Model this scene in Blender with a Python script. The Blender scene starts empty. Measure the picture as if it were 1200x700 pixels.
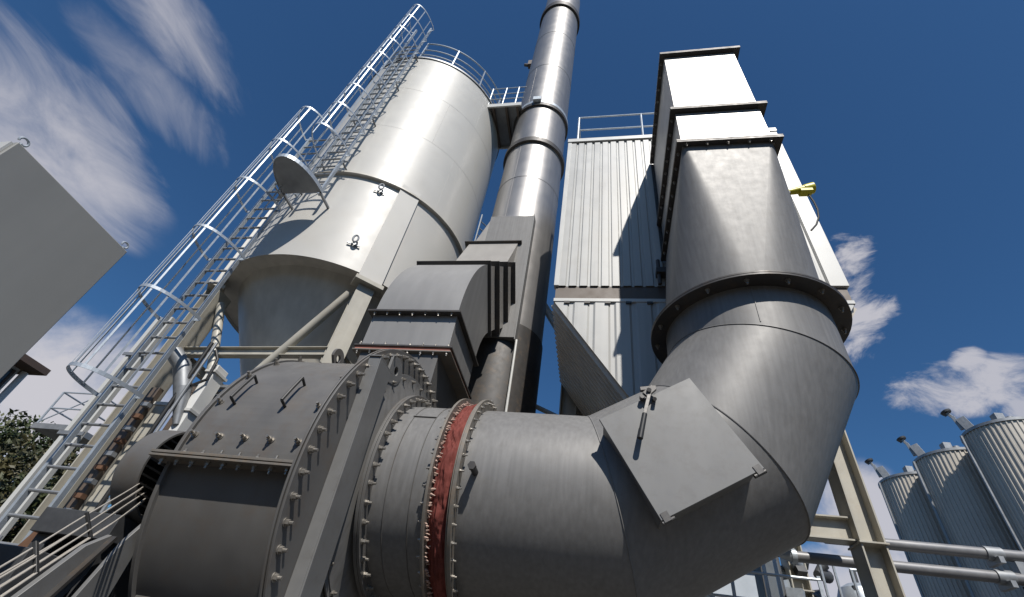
import bpy, math, random
from math import sin, cos, pi, radians, atan2, sqrt, asin, degrees
from mathutils import Vector as V3, Matrix, Quaternion, noise as mnoise

random.seed(7)
S = bpy.context.scene
COL = S.collection

# ------------------------------------------------------------------ camera, sky, sun, exposure
cy, sy = cos(-0.25289), sin(-0.25289); cp, sp = cos(0.718317), sin(0.718317); cr, sr = cos(0.176725), sin(0.176725)
fwd = V3((sy * cp, cy * cp, sp)); rgt0 = V3((cy, -sy, 0)); up0 = rgt0.cross(fwd)
rgt = cr * rgt0 + sr * up0; upv = -sr * rgt0 + cr * up0
cam_d = bpy.data.cameras.new('camera'); cam = bpy.data.objects.new('camera', cam_d); COL.objects.link(cam)
cam_d.sensor_width = 36.0; cam_d.lens = 547.43 / 1200 * 36; cam_d.clip_start = 0.05; cam_d.clip_end = 3000
cam.matrix_world = Matrix(((rgt.x, upv.x, -fwd.x, 0), (rgt.y, upv.y, -fwd.y, 0), (rgt.z, upv.z, -fwd.z, 1.6), (0, 0, 0, 1)))
S.camera = cam

SUN_EL, SUN_AZ = 50.0, 160.5          # azimuth clockwise from +Y
sund = V3((sin(radians(SUN_AZ)) * cos(radians(SUN_EL)), cos(radians(SUN_AZ)) * cos(radians(SUN_EL)), sin(radians(SUN_EL))))
ld = bpy.data.lights.new('sun', 'SUN'); ld.energy = 5.0; ld.angle = radians(0.53); ld.color = (1.0, 0.95, 0.88)
lo = bpy.data.objects.new('sun', ld); COL.objects.link(lo); lo.location = (10, -20, 30)
lo.rotation_euler = (-sund).to_track_quat('-Z', 'Y').to_euler()

W = bpy.data.worlds.new('World'); S.world = W; W.use_nodes = True
wn = W.node_tree.nodes; wl = W.node_tree.links
bg = wn['Background']; bg.inputs['Strength'].default_value = 0.068
sky = wn.new('ShaderNodeTexSky'); sky.sky_type = 'NISHITA'; sky.sun_disc = False
sky.sun_elevation = radians(SUN_EL); sky.sun_rotation = radians(SUN_AZ); sky.altitude = 0; sky.air_density = 1.0; sky.dust_density = 0.5; sky.ozone_density = 3.0
wtc = wn.new('ShaderNodeTexCoord')

def wmath(op, a, b=None, c=None, clamp=False):
    n = wn.new('ShaderNodeMath'); n.operation = op; n.use_clamp = clamp
    for i, x in enumerate((a, b, c)):
        if x is None: continue
        if isinstance(x, (int, float)): n.inputs[i].default_value = x
        else: wl.new(x, n.inputs[i])
    return n.outputs[0]

def wdir(az, el):
    a, e = radians(az), radians(el)
    return V3((sin(a) * cos(e), cos(a) * cos(e), sin(e)))

def wdot(v):
    n = wn.new('ShaderNodeVectorMath'); n.operation = 'DOT_PRODUCT'
    wl.new(wtc.outputs['Generated'], n.inputs[0]); n.inputs[1].default_value = v
    return n.outputs['Value']

def wblob(az, el, along, rx, ry):
    """soft patch of sky around a direction; `along` = a second direction giving its long axis"""
    c = wdir(az, el); l = wdir(*along) - c; l = (l - c * l.dot(c)).normalized(); m = c.cross(l)
    u = wmath('DIVIDE', wdot(l), rx); w = wmath('DIVIDE', wdot(m), ry)
    r2 = wmath('ADD', wmath('MULTIPLY', u, u), wmath('MULTIPLY', w, w))
    g = wmath('SUBTRACT', 1.0, r2, clamp=True)
    front = wmath('GREATER_THAN', wdot(c), 0.0)
    return wmath('MULTIPLY', g, front)

def wnoise(scale, detail, rough, stretch=None, dist=0.0):
    mp = wn.new('ShaderNodeMapping')
    wl.new(wtc.outputs['Generated'], mp.inputs['Vector'])
    if stretch:
        # rotate so that the stretch direction becomes local X, then squash it
        a, b, k = stretch
        c = wdir(*a); l = wdir(*b) - c; l = (l - c * l.dot(c)).normalized(); m = c.cross(l)
        rot = Matrix((l, m, c)).to_3x3().to_euler()
        mp.inputs['Rotation'].default_value = rot
        sc = wn.new('ShaderNodeVectorMath'); sc.operation = 'MULTIPLY'; wl.new(mp.outputs[0], sc.inputs[0]); sc.inputs[1].default_value = (1 / k, 1, 1)
        src = sc.outputs[0]
    else: src = mp.outputs[0]
    n = wn.new('ShaderNodeTexNoise'); n.inputs['Scale'].default_value = scale; n.inputs['Detail'].default_value = detail
    n.inputs['Roughness'].default_value = rough; n.inputs['Distortion'].default_value = dist
    wl.new(src, n.inputs['Vector'])
    return n.outputs['Fac']

def wramp(x, lo_, hi_):
    n = wn.new('ShaderNodeMapRange'); n.interpolation_type = 'SMOOTHSTEP'; wl.new(x, n.inputs['Value'])
    n.inputs['From Min'].default_value = lo_; n.inputs['From Max'].default_value = hi_
    return n.outputs['Result']

CLOUDS = []   # cover masks
def wblob2(p0, p1, ry, k=1.15):
    p0, p1 = V3(p0).normalized(), V3(p1).normalized(); c = ((p0 + p1) / 2).normalized(); l = p1 - p0; rx = l.length / 2 * k
    l = (l - c * l.dot(c)).normalized(); m = c.cross(l)
    u = wmath('DIVIDE', wdot(l), rx); w = wmath('DIVIDE', wdot(m), ry)
    u = wmath('SUBTRACT', u, c.dot(l) / rx); r2 = wmath('ADD', wmath('MULTIPLY', u, u), wmath('MULTIPLY', w, w))
    return wmath('MULTIPLY', wmath('SUBTRACT', 1.0, r2, clamp=True), wmath('GREATER_THAN', wdot(c), 0.0))
def cloud(blobs, nz, k, lo_, hi_, amount):
    m = None
    for b in blobs: m = b if m is None else wmath('MAXIMUM', m, b)
    x = wmath('ADD', m, wmath('MULTIPLY', wmath('SUBTRACT', nz, 0.5), k))
    CLOUDS.append(wmath('MULTIPLY', wmath('MULTIPLY', wramp(x, lo_, hi_), wramp(m, 0.0, 0.3)), amount))
def wnoise2(scale, detail, rough, p0, p1, k, dist=0.0):
    c = ((V3(p0) + V3(p1)) / 2).normalized(); l = V3(p1) - V3(p0); l = (l - c * l.dot(c)).normalized(); m = c.cross(l)
    comps = wn.new('ShaderNodeCombineXYZ')
    for i, (ax, f) in enumerate(((l, 1.0 / k), (m, 1.0), (c, 1.0))): wl.new(wmath('MULTIPLY', wdot(ax), f), comps.inputs[i])
    n = wn.new('ShaderNodeTexNoise'); n.inputs['Scale'].default_value = scale; n.inputs['Detail'].default_value = detail
    n.inputs['Roughness'].default_value = rough; n.inputs['Distortion'].default_value = dist; wl.new(comps.outputs[0], n.inputs['Vector'])
    return n.outputs['Fac']
# wispy high cloud in the upper left, soft cumulus low on the left, small cumulus on the right
nzA = wnoise2(9.0, 10, 0.58, (-0.806, 0.144, 0.575), (-0.758, 0.405, 0.511), 2.3, 1.2)
nzB = wnoise2(40.0, 8, 0.62, (-0.806, 0.144, 0.575), (-0.758, 0.405, 0.511), 3.0, 0.6)
nzA = wmath('ADD', wmath('MULTIPLY', nzA, 0.86), wmath('MULTIPLY', nzB, 0.14))
cloud([wblob2((-0.83, 0.06, 0.555), (-0.752, 0.425, 0.506), 0.125), wblob2((-0.83, 0.16, 0.53), (-0.785, 0.39, 0.47), 0.10)], nzA, 2.5, 0.02, 1.5, 0.85)
cloud([wblob2((-0.745, 0.11, 0.66), (-0.660, 0.375, 0.654), 0.062)], nzA, 2.8, 0.12, 1.6, 0.46)
cloud([wblob2((-0.69, 0.05, 0.72), (-0.62, 0.31, 0.72), 0.066)], nzA, 2.8, 0.08, 1.5, 0.66)
nz2 = wnoise2(17.0, 13, 0.66, (0.469, 0.746, 0.473), (0.592, 0.67, 0.448), 1.6, 0.6)
nz3 = wnoise2(8.0, 12, 0.62, (-0.814, 0.515, 0.267), (-0.776, 0.545, 0.318), 1.3, 0.4)
cloud([wblob2((-0.87, 0.42, 0.22), (-0.74, 0.62, 0.28), 0.16, 1.5)], nz3, 2.0, -0.1, 0.95, 0.95)
cloud([wblob2((0.418, 0.58, 0.70), (0.432, 0.665, 0.61), 0.042), wblob2((0.425, 0.645, 0.635), (0.443, 0.735, 0.52), 0.066)], nz2, 3.6, 0.22, 1.15, 0.85)
cloud([wblob2((0.455, 0.758, 0.470), (0.63, 0.637, 0.447), 0.050), wblob2((0.53, 0.70, 0.475), (0.565, 0.66, 0.498), 0.026)], nz2, 3.2, 0.18, 1.15, 0.80)
cloud([wblob2((0.36, 0.88, 0.30), (0.47, 0.83, 0.31), 0.10, 1.5), wblob2((0.28, 0.94, 0.2), (0.62, 0.74, 0.2), 0.09, 1.3)], nz3, 2.4, 0.05, 1.0, 0.85)
cloud([wblob2((0.57, 0.705, 0.42), (0.62, 0.67, 0.41), 0.03)], nz2, 3.0, 0.2, 1.0, 0.7)
tot = None
for c_ in CLOUDS:
    tot = c_ if tot is None else wmath('MAXIMUM', tot, c_)
# polarised deep blue sky: gain on the sky colour, then cloud over it
gain = wn.new('ShaderNodeMix'); gain.data_type = 'RGBA'; gain.blend_type = 'MULTIPLY'; gain.inputs['Factor'].default_value = 1.0
wl.new(sky.outputs[0], gain.inputs['A']); gain.inputs['B'].default_value = (0.50, 0.88, 1.17, 1)
mixc = wn.new('ShaderNodeMix'); mixc.data_type = 'RGBA'
wl.new(tot, mixc.inputs['Factor']); wl.new(gain.outputs['Result'], mixc.inputs['A']); mixc.inputs['B'].default_value = (8.2, 8.0, 8.5, 1)
wl.new(mixc.outputs['Result'], bg.inputs['Color'])

S.view_settings.view_transform = 'Standard'; S.view_settings.look = 'None'; S.view_settings.gamma = 1.0
S.view_settings.use_curve_mapping = False; S.view_settings.exposure = 0.12
S.render.engine = 'CYCLES'

# ------------------------------------------------------------------ materials
MATS = {}
def mat(name, col, rough=0.5, metal=0.0, var=0.12, vscale=1.5, streak=0.0, bump=0.0, bscale=40.0, rvar=0.08, dirt=None, dirt_amt=0.0, coat=0.0, spec=0.5, bdist=0.004, streak_scale=6.0):
    if name in MATS: return MATS[name]
    m = bpy.data.materials.new(name); m.use_nodes = True; MATS[name] = m
    nt = m.node_tree; n = nt.nodes; l = nt.links; b = n['Principled BSDF']
    b.inputs['Roughness'].default_value = rough; b.inputs['Metallic'].default_value = metal
    b.inputs['Specular IOR Level'].default_value = spec
    if coat: b.inputs['Coat Weight'].default_value = coat; b.inputs['Coat Roughness'].default_value = 0.2
    geo = n.new('ShaderNodeNewGeometry')
    nz = n.new('ShaderNodeTexNoise'); nz.inputs['Scale'].default_value = vscale; nz.inputs['Detail'].default_value = 7; nz.inputs['Roughness'].default_value = 0.65
    l.new(geo.outputs['Position'], nz.inputs['Vector'])
    def mr(src, a, c, lo_=0.25, hi_=0.75):
        q = n.new('ShaderNodeMapRange'); l.new(src, q.inputs['Value']); q.inputs['From Min'].default_value = lo_; q.inputs['From Max'].default_value = hi_
        q.inputs['To Min'].default_value = a; q.inputs['To Max'].default_value = c; return q.outputs['Result']
    def mul(col_in, fac):
        q = n.new('ShaderNodeMix'); q.data_type = 'RGBA'; q.blend_type = 'MULTIPLY'; q.inputs['Factor'].default_value = 1.0
        if isinstance(col_in, tuple): q.inputs['A'].default_value = col_in
        else: l.new(col_in, q.inputs['A'])
        l.new(fac, q.inputs['B']); return q.outputs['Result']
    c = mul((*col, 1), mr(nz.outputs['Fac'], 1 - var, 1 + var))
    if streak:
        mp = n.new('ShaderNodeMapping'); mp.inputs['Scale'].default_value = (1, 1, 0.04); l.new(geo.outputs['Position'], mp.inputs['Vector'])
        ns = n.new('ShaderNodeTexNoise'); ns.inputs['Scale'].default_value = streak_scale; ns.inputs['Detail'].default_value = 5; l.new(mp.outputs[0], ns.inputs['Vector'])
        c = mul(c, mr(ns.outputs['Fac'], 1 - streak, 1 + streak * 0.6, 0.3, 0.7))
    if dirt:
        nd = n.new('ShaderNodeTexNoise'); nd.inputs['Scale'].default_value = vscale * 2.7; nd.inputs['Detail'].default_value = 10; nd.inputs['Roughness'].default_value = 0.7
        l.new(geo.outputs['Position'], nd.inputs['Vector'])
        q = n.new('ShaderNodeMix'); q.data_type = 'RGBA'; l.new(mr(nd.outputs['Fac'], 0, dirt_amt, 0.5, 0.72), q.inputs['Factor']); l.new(c, q.inputs['A']); q.inputs['B'].default_value = (*dirt, 1)
        c = q.outputs['Result']
    l.new(c, b.inputs['Base Color'])
    nr = n.new('ShaderNodeTexNoise'); nr.inputs['Scale'].default_value = vscale * 4; nr.inputs['Detail'].default_value = 6; l.new(geo.outputs['Position'], nr.inputs['Vector'])
    l.new(mr(nr.outputs['Fac'], max(0.05, rough - rvar), min(1, rough + rvar)), b.inputs['Roughness'])
    if bump:
        nb = n.new('ShaderNodeTexNoise'); nb.inputs['Scale'].default_value = bscale; nb.inputs['Detail'].default_value = 4; l.new(geo.outputs['Position'], nb.inputs['Vector'])
        bp = n.new('ShaderNodeBump'); bp.inputs['Strength'].default_value = bump; bp.inputs['Distance'].default_value = bdist; l.new(nb.outputs['Fac'], bp.inputs['Height']); l.new(bp.outputs[0], b.inputs['Normal'])
    return m

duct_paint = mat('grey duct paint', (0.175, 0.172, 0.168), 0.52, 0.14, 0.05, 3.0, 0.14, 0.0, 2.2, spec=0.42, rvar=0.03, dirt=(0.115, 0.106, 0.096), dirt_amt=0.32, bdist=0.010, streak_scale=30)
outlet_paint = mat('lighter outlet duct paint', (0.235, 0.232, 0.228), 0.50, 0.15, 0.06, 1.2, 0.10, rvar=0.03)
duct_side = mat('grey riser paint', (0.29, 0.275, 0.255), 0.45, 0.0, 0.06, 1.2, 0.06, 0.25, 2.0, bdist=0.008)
fan_paint = mat('grey fan paint', (0.125, 0.121, 0.116), 0.52, 0.18, 0.12, 1.5, 0.08, 0.25, 3, dirt=(0.12, 0.09, 0.065), dirt_amt=0.5, bdist=0.006)
flange_paint = mat('dark flange paint', (0.050, 0.047, 0.045), 0.5, 0.2, 0.15, 3, dirt=(0.12, 0.085, 0.055), dirt_amt=0.6)
worn_flange = mat('worn flange paint', (0.17, 0.155, 0.135), 0.5, 0.2, 0.2, 5, dirt=(0.24, 0.16, 0.09), dirt_amt=0.6)
door_paint = mat('hatch door paint', (0.165, 0.165, 0.163), 0.5, 0.1, 0.06, 3, 0.08, dirt=(0.10, 0.09, 0.08), dirt_amt=0.35)
bolt_steel = mat('zinc bolt', (0.30, 0.28, 0.25), 0.42, 0.7, 0.25, 8)
latch_m = mat('dull dark latch steel', (0.11, 0.105, 0.10), 0.45, 0.4, 0.25, 12)
black_rubber = mat('black grip', (0.02, 0.02, 0.02), 0.5)
silo_paint = mat('cream silo paint', (0.47, 0.458, 0.428), 0.46, 0.0, 0.03, 0.7, 0.0, 0.0, 1.2, dirt=(0.42, 0.37, 0.30), dirt_amt=0.15, coat=0.1, bdist=0.02)
silo_under = mat('grey beige hopper paint', (0.50, 0.475, 0.425), 0.45, 0.0, 0.10, 1.2, 0.12)
clad = mat('off white cladding', (0.42, 0.42, 0.405), 0.40, 0.0, 0.06, 0.8, 0.13, dirt=(0.42, 0.38, 0.32), dirt_amt=0.18)
clad_trim = mat('pale flashing', (0.50, 0.50, 0.48), 0.4, 0.0, 0.05, 1)
rib_under = mat('weathered ribbed sheet', (0.55, 0.50, 0.43), 0.5, 0.0, 0.15, 2, 0.1)
cream_steel = mat('cream structural paint', (0.40, 0.38, 0.325), 0.42, 0.0, 0.08, 1.5, 0.12, dirt=(0.28, 0.2, 0.12), dirt_amt=0.35)
brown_steel = mat('brown primer steel', (0.105, 0.08, 0.062), 0.55, 0.0, 0.15, 2)
galv = mat('galvanised steel', (0.40, 0.44, 0.48), 0.45, 0.45, 0.15, 6)
galv_dark = mat('weathered galvanised', (0.28, 0.29, 0.30), 0.5, 0.5, 0.2, 3, 0.1)
stainless = mat('brushed stainless stack', (0.31, 0.30, 0.292), 0.43, 0.70, 0.06, 0.9, 0.10, 0.0, 3, rvar=0.04, streak_scale=10)
tank_metal = mat('ribbed tank sheet', (0.48, 0.445, 0.39), 0.5, 0.0, 0.08, 1, 0.06)
conc = mat('concrete', (0.11, 0.105, 0.095), 0.85, 0.0, 0.15, 2, 0, 0.3, 60)
red_fab = mat('red silicone fabric', (0.165, 0.046, 0.038), 0.8, 0.0, 0.3, 7, 0, 0.3, 26, dirt=(0.09, 0.025, 0.02), dirt_amt=0.4, bdist=0.01, spec=0.15)
fringe_m = mat('frayed pink fibre', (0.40, 0.28, 0.23), 0.9, 0, 0.25, 25, 0, 0.8, 60)
copper = mat('red sealing strip', (0.42, 0.16, 0.11), 0.6, 0, 0.2, 8)
yellow = mat('yellow plastic', (0.52, 0.47, 0.02), 0.4, 0, 0.1, 8)
rust = mat('rust brown plate', (0.13, 0.065, 0.035), 0.8, 0, 0.35, 6)
dark_eq = mat('dark machinery', (0.07, 0.072, 0.076), 0.5, 0.3, 0.35, 5)
white_wall = mat('white render wall', (0.62, 0.62, 0.60), 0.7, 0, 0.08, 1)
roof_brown = mat('brown roof edge', (0.09, 0.06, 0.045), 0.6, 0, 0.2, 3)
glass_m = mat('dark window glass', (0.05, 0.06, 0.07), 0.1, 0, 0.05, 3)
cab_paint = mat('grey cabinet paint', (0.275, 0.275, 0.262), 0.5, 0, 0.04, 1.2, 0.04)
cable_m = mat('pale cable sheath', (0.36, 0.33, 0.29), 0.45, 0, 0.15, 12)
bark = mat('bark', (0.09, 0.065, 0.045), 0.9, 0, 0.3, 8)

def leaf_mat(name, a, b_):
    m = bpy.data.materials.new(name); m.use_nodes = True
    n = m.node_tree.nodes; l = m.node_tree.links; b = n['Principled BSDF']; b.inputs['Roughness'].default_value = 0.6
    geo = n.new('ShaderNodeNewGeometry'); nz = n.new('ShaderNodeTexNoise'); nz.inputs['Scale'].default_value = 0.9; nz.inputs['Detail'].default_value = 5
    l.new(geo.outputs['Position'], nz.inputs['Vector'])
    r = n.new('ShaderNodeValToRGB'); r.color_ramp.elements[0].position = 0.38; r.color_ramp.elements[1].position = 0.62
    r.color_ramp.elements[0].color = (*a, 1); r.color_ramp.elements[1].color = (*b_, 1)
    l.new(nz.outputs['Fac'], r.inputs[0]); l.new(r.outputs[0], b.inputs['Base Color'])
    return m
leaf_a = leaf_mat('dark olive leaves', (0.022, 0.032, 0.010), (0.055, 0.062, 0.018))
leaf_b = leaf_mat('green leaves', (0.028, 0.048, 0.014), (0.06, 0.085, 0.025))
leaf_c = leaf_mat('brownish leaves', (0.030, 0.032, 0.012), (0.075, 0.065, 0.022))

# ------------------------------------------------------------------ mesh builder
class MB:
    def __init__(s): s.v = []; s.f = []
    def add(s, vs, fs):
        o = len(s.v); s.v += [V3(v) for v in vs]; s.f += [tuple(i + o for i in f) for f in fs]; return s
    def obox(s, o, a, b, c):
        o, a, b, c = V3(o), V3(a), V3(b), V3(c)
        if a.cross(b).dot(c) < 0: a, b = b, a
        return s.add([o, o + a, o + a + b, o + b, o + c, o + a + c, o + a + b + c, o + b + c],
                     [(3, 2, 1, 0), (4, 5, 6, 7), (0, 1, 5, 4), (1, 2, 6, 5), (2, 3, 7, 6), (3, 0, 4, 7)])
    def box(s, x0, x1, y0, y1, z0, z1): return s.obox((x0, y0, z0), (x1 - x0, 0, 0), (0, y1 - y0, 0), (0, 0, z1 - z0))
    def bar(s, p0, p1, w, h, up=(0, 0, 1)):
        p0, p1 = V3(p0), V3(p1); d = p1 - p0; u = V3(up); a = d.cross(u)
        if a.length < 1e-6: a = d.cross(V3((1, 0, 0)))
        a.normalize(); b = a.cross(d).normalized()
        return s.obox(p0 - a * w / 2 - b * h / 2, a * w, b * h, d)
    def frame(s, d):
        d = V3(d).normalized(); a = d.cross(V3((0, 0, 1)))
        if a.length < 1e-4: a = V3((1, 0, 0))
        a.normalize(); return a, d.cross(a).normalized()
    def tube(s, p0, p1, r0, r1=None, n=16, cap=True):
        if r1 is None: r1 = r0
        p0, p1 = V3(p0), V3(p1); a, b = s.frame(p1 - p0); vs = []
        for p, r in ((p0, r0), (p1, r1)):
            vs += [p + a * r * cos(2 * pi * i / n) + b * r * sin(2 * pi * i / n) for i in range(n)]
        fs = [(i, (i + 1) % n, n + (i + 1) % n, n + i) for i in range(n)]
        if cap: fs += [tuple(range(n))[::-1], tuple(range(n, 2 * n))]
        return s.add(vs, fs)
    def path(s, pts, r, n=8, closed=False):
        pts = [V3(p) for p in pts]; m = len(pts); vs = []; prev = None
        for i, p in enumerate(pts):
            if closed: t = pts[(i + 1) % m] - pts[i - 1]
            else: t = pts[min(i + 1, m - 1)] - pts[max(i - 1, 0)]
            t.normalize()
            if prev is None: a, b = s.frame(t)
            else:
                a = prev - t * prev.dot(t)
                if a.length < 1e-6: a, _ = s.frame(t)
                a.normalize(); b = t.cross(a)
            prev = a
            vs += [p + a * r * cos(2 * pi * k / n) + b * r * sin(2 * pi * k / n) for k in range(n)]
        fs = []
        for i in range(m if closed else m - 1):
            j = (i + 1) % m
            fs += [(i * n + k, i * n + (k + 1) % n, j * n + (k + 1) % n, j * n + k) for k in range(n)]
        if not closed: fs += [tuple(range(n))[::-1], tuple(range((m - 1) * n, m * n))]
        return s.add(vs, fs)
    def prism(s, poly, vec):
        poly = [V3(p) for p in poly]; vec = V3(vec); n = len(poly)
        nrm = V3((0, 0, 0))
        for i in range(n): nrm += (poly[i] - poly[0]).cross(poly[(i + 1) % n] - poly[0])
        if nrm.dot(vec) < 0: poly = poly[::-1]
        return s.add(poly + [p + vec for p in poly], [tuple(range(n))[::-1], tuple(range(n, 2 * n))] + [(i, (i + 1) % n, n + (i + 1) % n, n + i) for i in range(n)])
    def ribbon(s, ringA, ringB, closed=True):
        n = len(ringA)
        return s.add(list(ringA) + list(ringB), [(i, (i + 1) % n, n + (i + 1) % n, n + i) for i in range(n if closed else n - 1)])
    def lathe(s, prof, c, axis='z', n=64, a0=0.0, a1=2 * pi, closed_prof=False):
        """prof: list of (radius, height along axis)"""
        c = V3(c); full = abs(a1 - a0 - 2 * pi) < 1e-6; m = n if full else n + 1; vs = []; k = len(prof)
        for i in range(m):
            t = a0 + (a1 - a0) * i / n
            if axis == 'z': e = V3((cos(t), sin(t), 0)); h = V3((0, 0, 1))
            elif axis == 'x': e = V3((0, cos(t), sin(t))); h = V3((1, 0, 0))
            else: e = V3((sin(t), 0, cos(t))); h = V3((0, 1, 0))
            vs += [c + e * r + h * z for r, z in prof]
        fs = []
        for i in range(n):
            j = (i + 1) % m
            for q in range(k if closed_prof else k - 1):
                q2 = (q + 1) % k
                fs.append((i * k + q, j * k + q, j * k + q2, i * k + q2))
        return s.add(vs, fs)
    def flange(s, c, axis, r0, r1, h0, h1, n=72):
        return s.lathe([(r0, h0), (r1, h0), (r1, h1), (r0, h1)], c, axis, n, closed_prof=True)

BASE = {}
def build(name, mb, m, parent=None, base=None, angle=35, bevel=0.0, label=None, smooth=True):
    if parent is not None: base = BASE[parent.name]
    base = V3(base) if base is not None else V3((0, 0, 0))
    me = bpy.data.meshes.new(name); me.from_pydata([tuple(v - base) for v in mb.v], [], mb.f); me.update()
    import bmesh
    bm = bmesh.new(); bm.from_mesh(me); bmesh.ops.recalc_face_normals(bm, faces=bm.faces); bm.to_mesh(me); bm.free()
    if smooth:
        me.polygons.foreach_set('use_smooth', [True] * len(me.polygons)); me.set_sharp_from_angle(angle=radians(angle))
    me.materials.append(m)
    o = bpy.data.objects.new(name, me); COL.objects.link(o)
    if parent is not None: o.parent = parent
    else: o.location = base
    BASE[o.name] = base
    if bevel:
        bv = o.modifiers.new('bevel', 'BEVEL'); bv.width = bevel; bv.segments = 2; bv.limit_method = 'ANGLE'; bv.angle_limit = radians(40)
        bv.harden_normals = True
    if label: o['label'] = label
    return o
def thing(name, label, cat, base, group=None):
    o = bpy.data.objects.new(name, None); COL.objects.link(o); o.location = base; o.empty_display_size = 0.2
    o['label'] = label; o['category'] = cat
    if group: o['group'] = group
    BASE[o.name] = V3(base); return o
def tag(o, label, cat, group=None):
    o['label'] = label; o['category'] = cat
    if group: o['group'] = group
    return o
def structure(name, mb, m, kind='structure', **k):
    o = build(name, mb, m, **k); o['kind'] = kind; return o

# bolt template: hexagon head with washer and shank, along +Z from the flange face
_bm = MB(); _bm.tube((0, 0, 0), (0, 0, 0.006), 0.024, n=12); _bm.tube((0, 0, 0.006), (0, 0, 0.026), 0.018, n=6); _bm.tube((0, 0, 0.026), (0, 0, 0.048), 0.010, n=8)
_bo = build('bolt_template', _bm, bolt_steel, angle=30); BOLT = _bo.data; bpy.data.objects.remove(_bo)
def bolt(parent, pos, axis, sc=1.0):
    o = bpy.data.objects.new('bolt', BOLT); COL.objects.link(o); o.parent = parent
    o.location = V3(pos) - BASE[parent.name]; o.rotation_mode = 'QUATERNION'
    q = V3(axis).to_track_quat('Z', 'Y'); o.rotation_quaternion = q @ Quaternion((0, 0, 1), random.uniform(0, 1)); o.scale = (sc, sc, sc * random.uniform(0.9, 1.15)); return o
def bolt_circle(parent, c, axis, r, h, n, sc=1.0, sign=1, a_off=0.0, rng=None):
    for i in range(n):
        t = 2 * pi * (i + 0.5) / n + a_off
        if rng and not rng(t): continue
        if axis == 'x': p = V3(c) + V3((h, r * cos(t), r * sin(t))); d = (sign, 0, 0)
        else: p = V3(c) + V3((r * cos(t), r * sin(t), h)); d = (0, 0, sign)
        bolt(parent, p, d, sc)

# ------------------------------------------------------------------ ground
mb = MB(); mb.add([(-900, -900, 0), (900, -900, 0), (900, 900, 0), (-900, 900, 0)], [(0, 1, 2, 3)])
structure('ground', mb, mat('asphalt yard', (0.055, 0.05, 0.046), 0.85, 0, 0.2, 0.6, 0, 0.3, 80))
mb = MB(); mb.box(-9.5, 5.5, 2.2, 12.0, -0.05, 0.12)
structure('concrete_pad', mb, conc)

mb = MB(); na, nr = 72, 10; vs = []
for i in range(na + 1):
    a = radians(78 + 204 * i / na)
    for j in range(nr + 1):
        f = j / nr; d = 15 + 55 * f; h = 15.5 * (1 - (1 - f) ** 2.2) * (1 - 0.8 * abs(2 * i / na - 1) ** 6) + 0.9 * mnoise.noise(V3((a * 4, f * 5, 0))) * f
        vs.append((d * sin(a), d * cos(a), h - 0.3 * (j == 0)))
mb.add(vs, [(i * (nr + 1) + j, (i + 1) * (nr + 1) + j, (i + 1) * (nr + 1) + j + 1, i * (nr + 1) + j + 1) for i in range(na) for j in range(nr)])
structure('horizon_blocker', mb, mat('horizon blocker scrub', (0.05, 0.05, 0.03), 0.95, 0, 0.4, 0.5, 0, 1.0, 3, bdist=0.3))  # unseen slope added behind the camera to block horizon light and darken undersides

# ------------------------------------------------------------------ intake elbow duct (pipe radius 0.8)
XB, Z1, RB, YP, RP = 1.499, 2.956, 1.942, 4.225, 0.8
CX, CZ = XB - RB, Z1 + RB
N = 96
def seam(k, r=RP):
    a = radians((15, 45, 75)[k]); e = V3((cos(radians(30 * k)), 0, sin(radians(30 * k)))); b = V3((cos(a), 0, sin(a))); perp = V3((-e.z, 0, e.x))
    P0 = V3((CX, YP, CZ)) + V3((sin(a), 0, -cos(a))) * RB / cos(radians(15)); out = []
    for i in range(N):
        t = 2 * pi * i / N; w = perp * r * cos(t); u = -(w.dot(b)) / e.dot(b); out.append(P0 + w + e * u + V3((0, r * sin(t), 0)))
    return out
def ringx(x, r=RP): return [V3((x, YP + r * sin(2 * pi * i / N), Z1 + r * cos(2 * pi * i / N))) for i in range(N)]
def ringz(z, r=RP): return [V3((XB - r * cos(2 * pi * i / N), YP + r * sin(2 * pi * i / N), z)) for i in range(N)]
s0, s1, s2 = seam(0), seam(1), seam(2)

el = thing('elbow_duct', 'large grey mitred elbow duct with a square inspection door, turning up to the riser', 'duct', (0.4, YP, 0.12))
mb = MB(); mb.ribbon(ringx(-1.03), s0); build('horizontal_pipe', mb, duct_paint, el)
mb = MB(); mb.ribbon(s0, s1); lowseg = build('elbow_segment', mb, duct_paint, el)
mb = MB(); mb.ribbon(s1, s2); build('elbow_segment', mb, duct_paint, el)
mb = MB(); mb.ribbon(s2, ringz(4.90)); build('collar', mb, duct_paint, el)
mb = MB()
for sk in (s0, s1, s2): mb.path([p + (p - V3((sum(q.x for q in sk) / N, YP, sum(q.z for q in sk) / N))).normalized() * 0.002 for p in sk], 0.006, 6, True)
mb.path([(XB - 0.8012 * cos(t), YP + 0.8012 * sin(t), z) for t, z in ((-1.42, 4.45), (-1.42, 4.6), (-1.42, 4.87))], 0.005, 6)
build('weld_seam', mb, duct_paint, el)
mb = MB(); mb.flange((-1.04, YP, Z1), 'x', 0.79, 0.90, -0.022, 0.008)
fl = build('pipe_flange', mb, worn_flange, el, bevel=0.003)
bolt_circle(fl, (-1.04, YP, Z1), 'x', 0.862, 0.008, 44, 0.68)
mb = MB(); mb.flange((XB, YP, 4.88), 'z', 0.79, 0.96, 0, 0.022)
fl = build('round_flange', mb, flange_paint, el, bevel=0.003)
bolt_circle(fl, (XB, YP, 4.88), 'z', 0.895, 0, 16, 1.0, -1)
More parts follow.
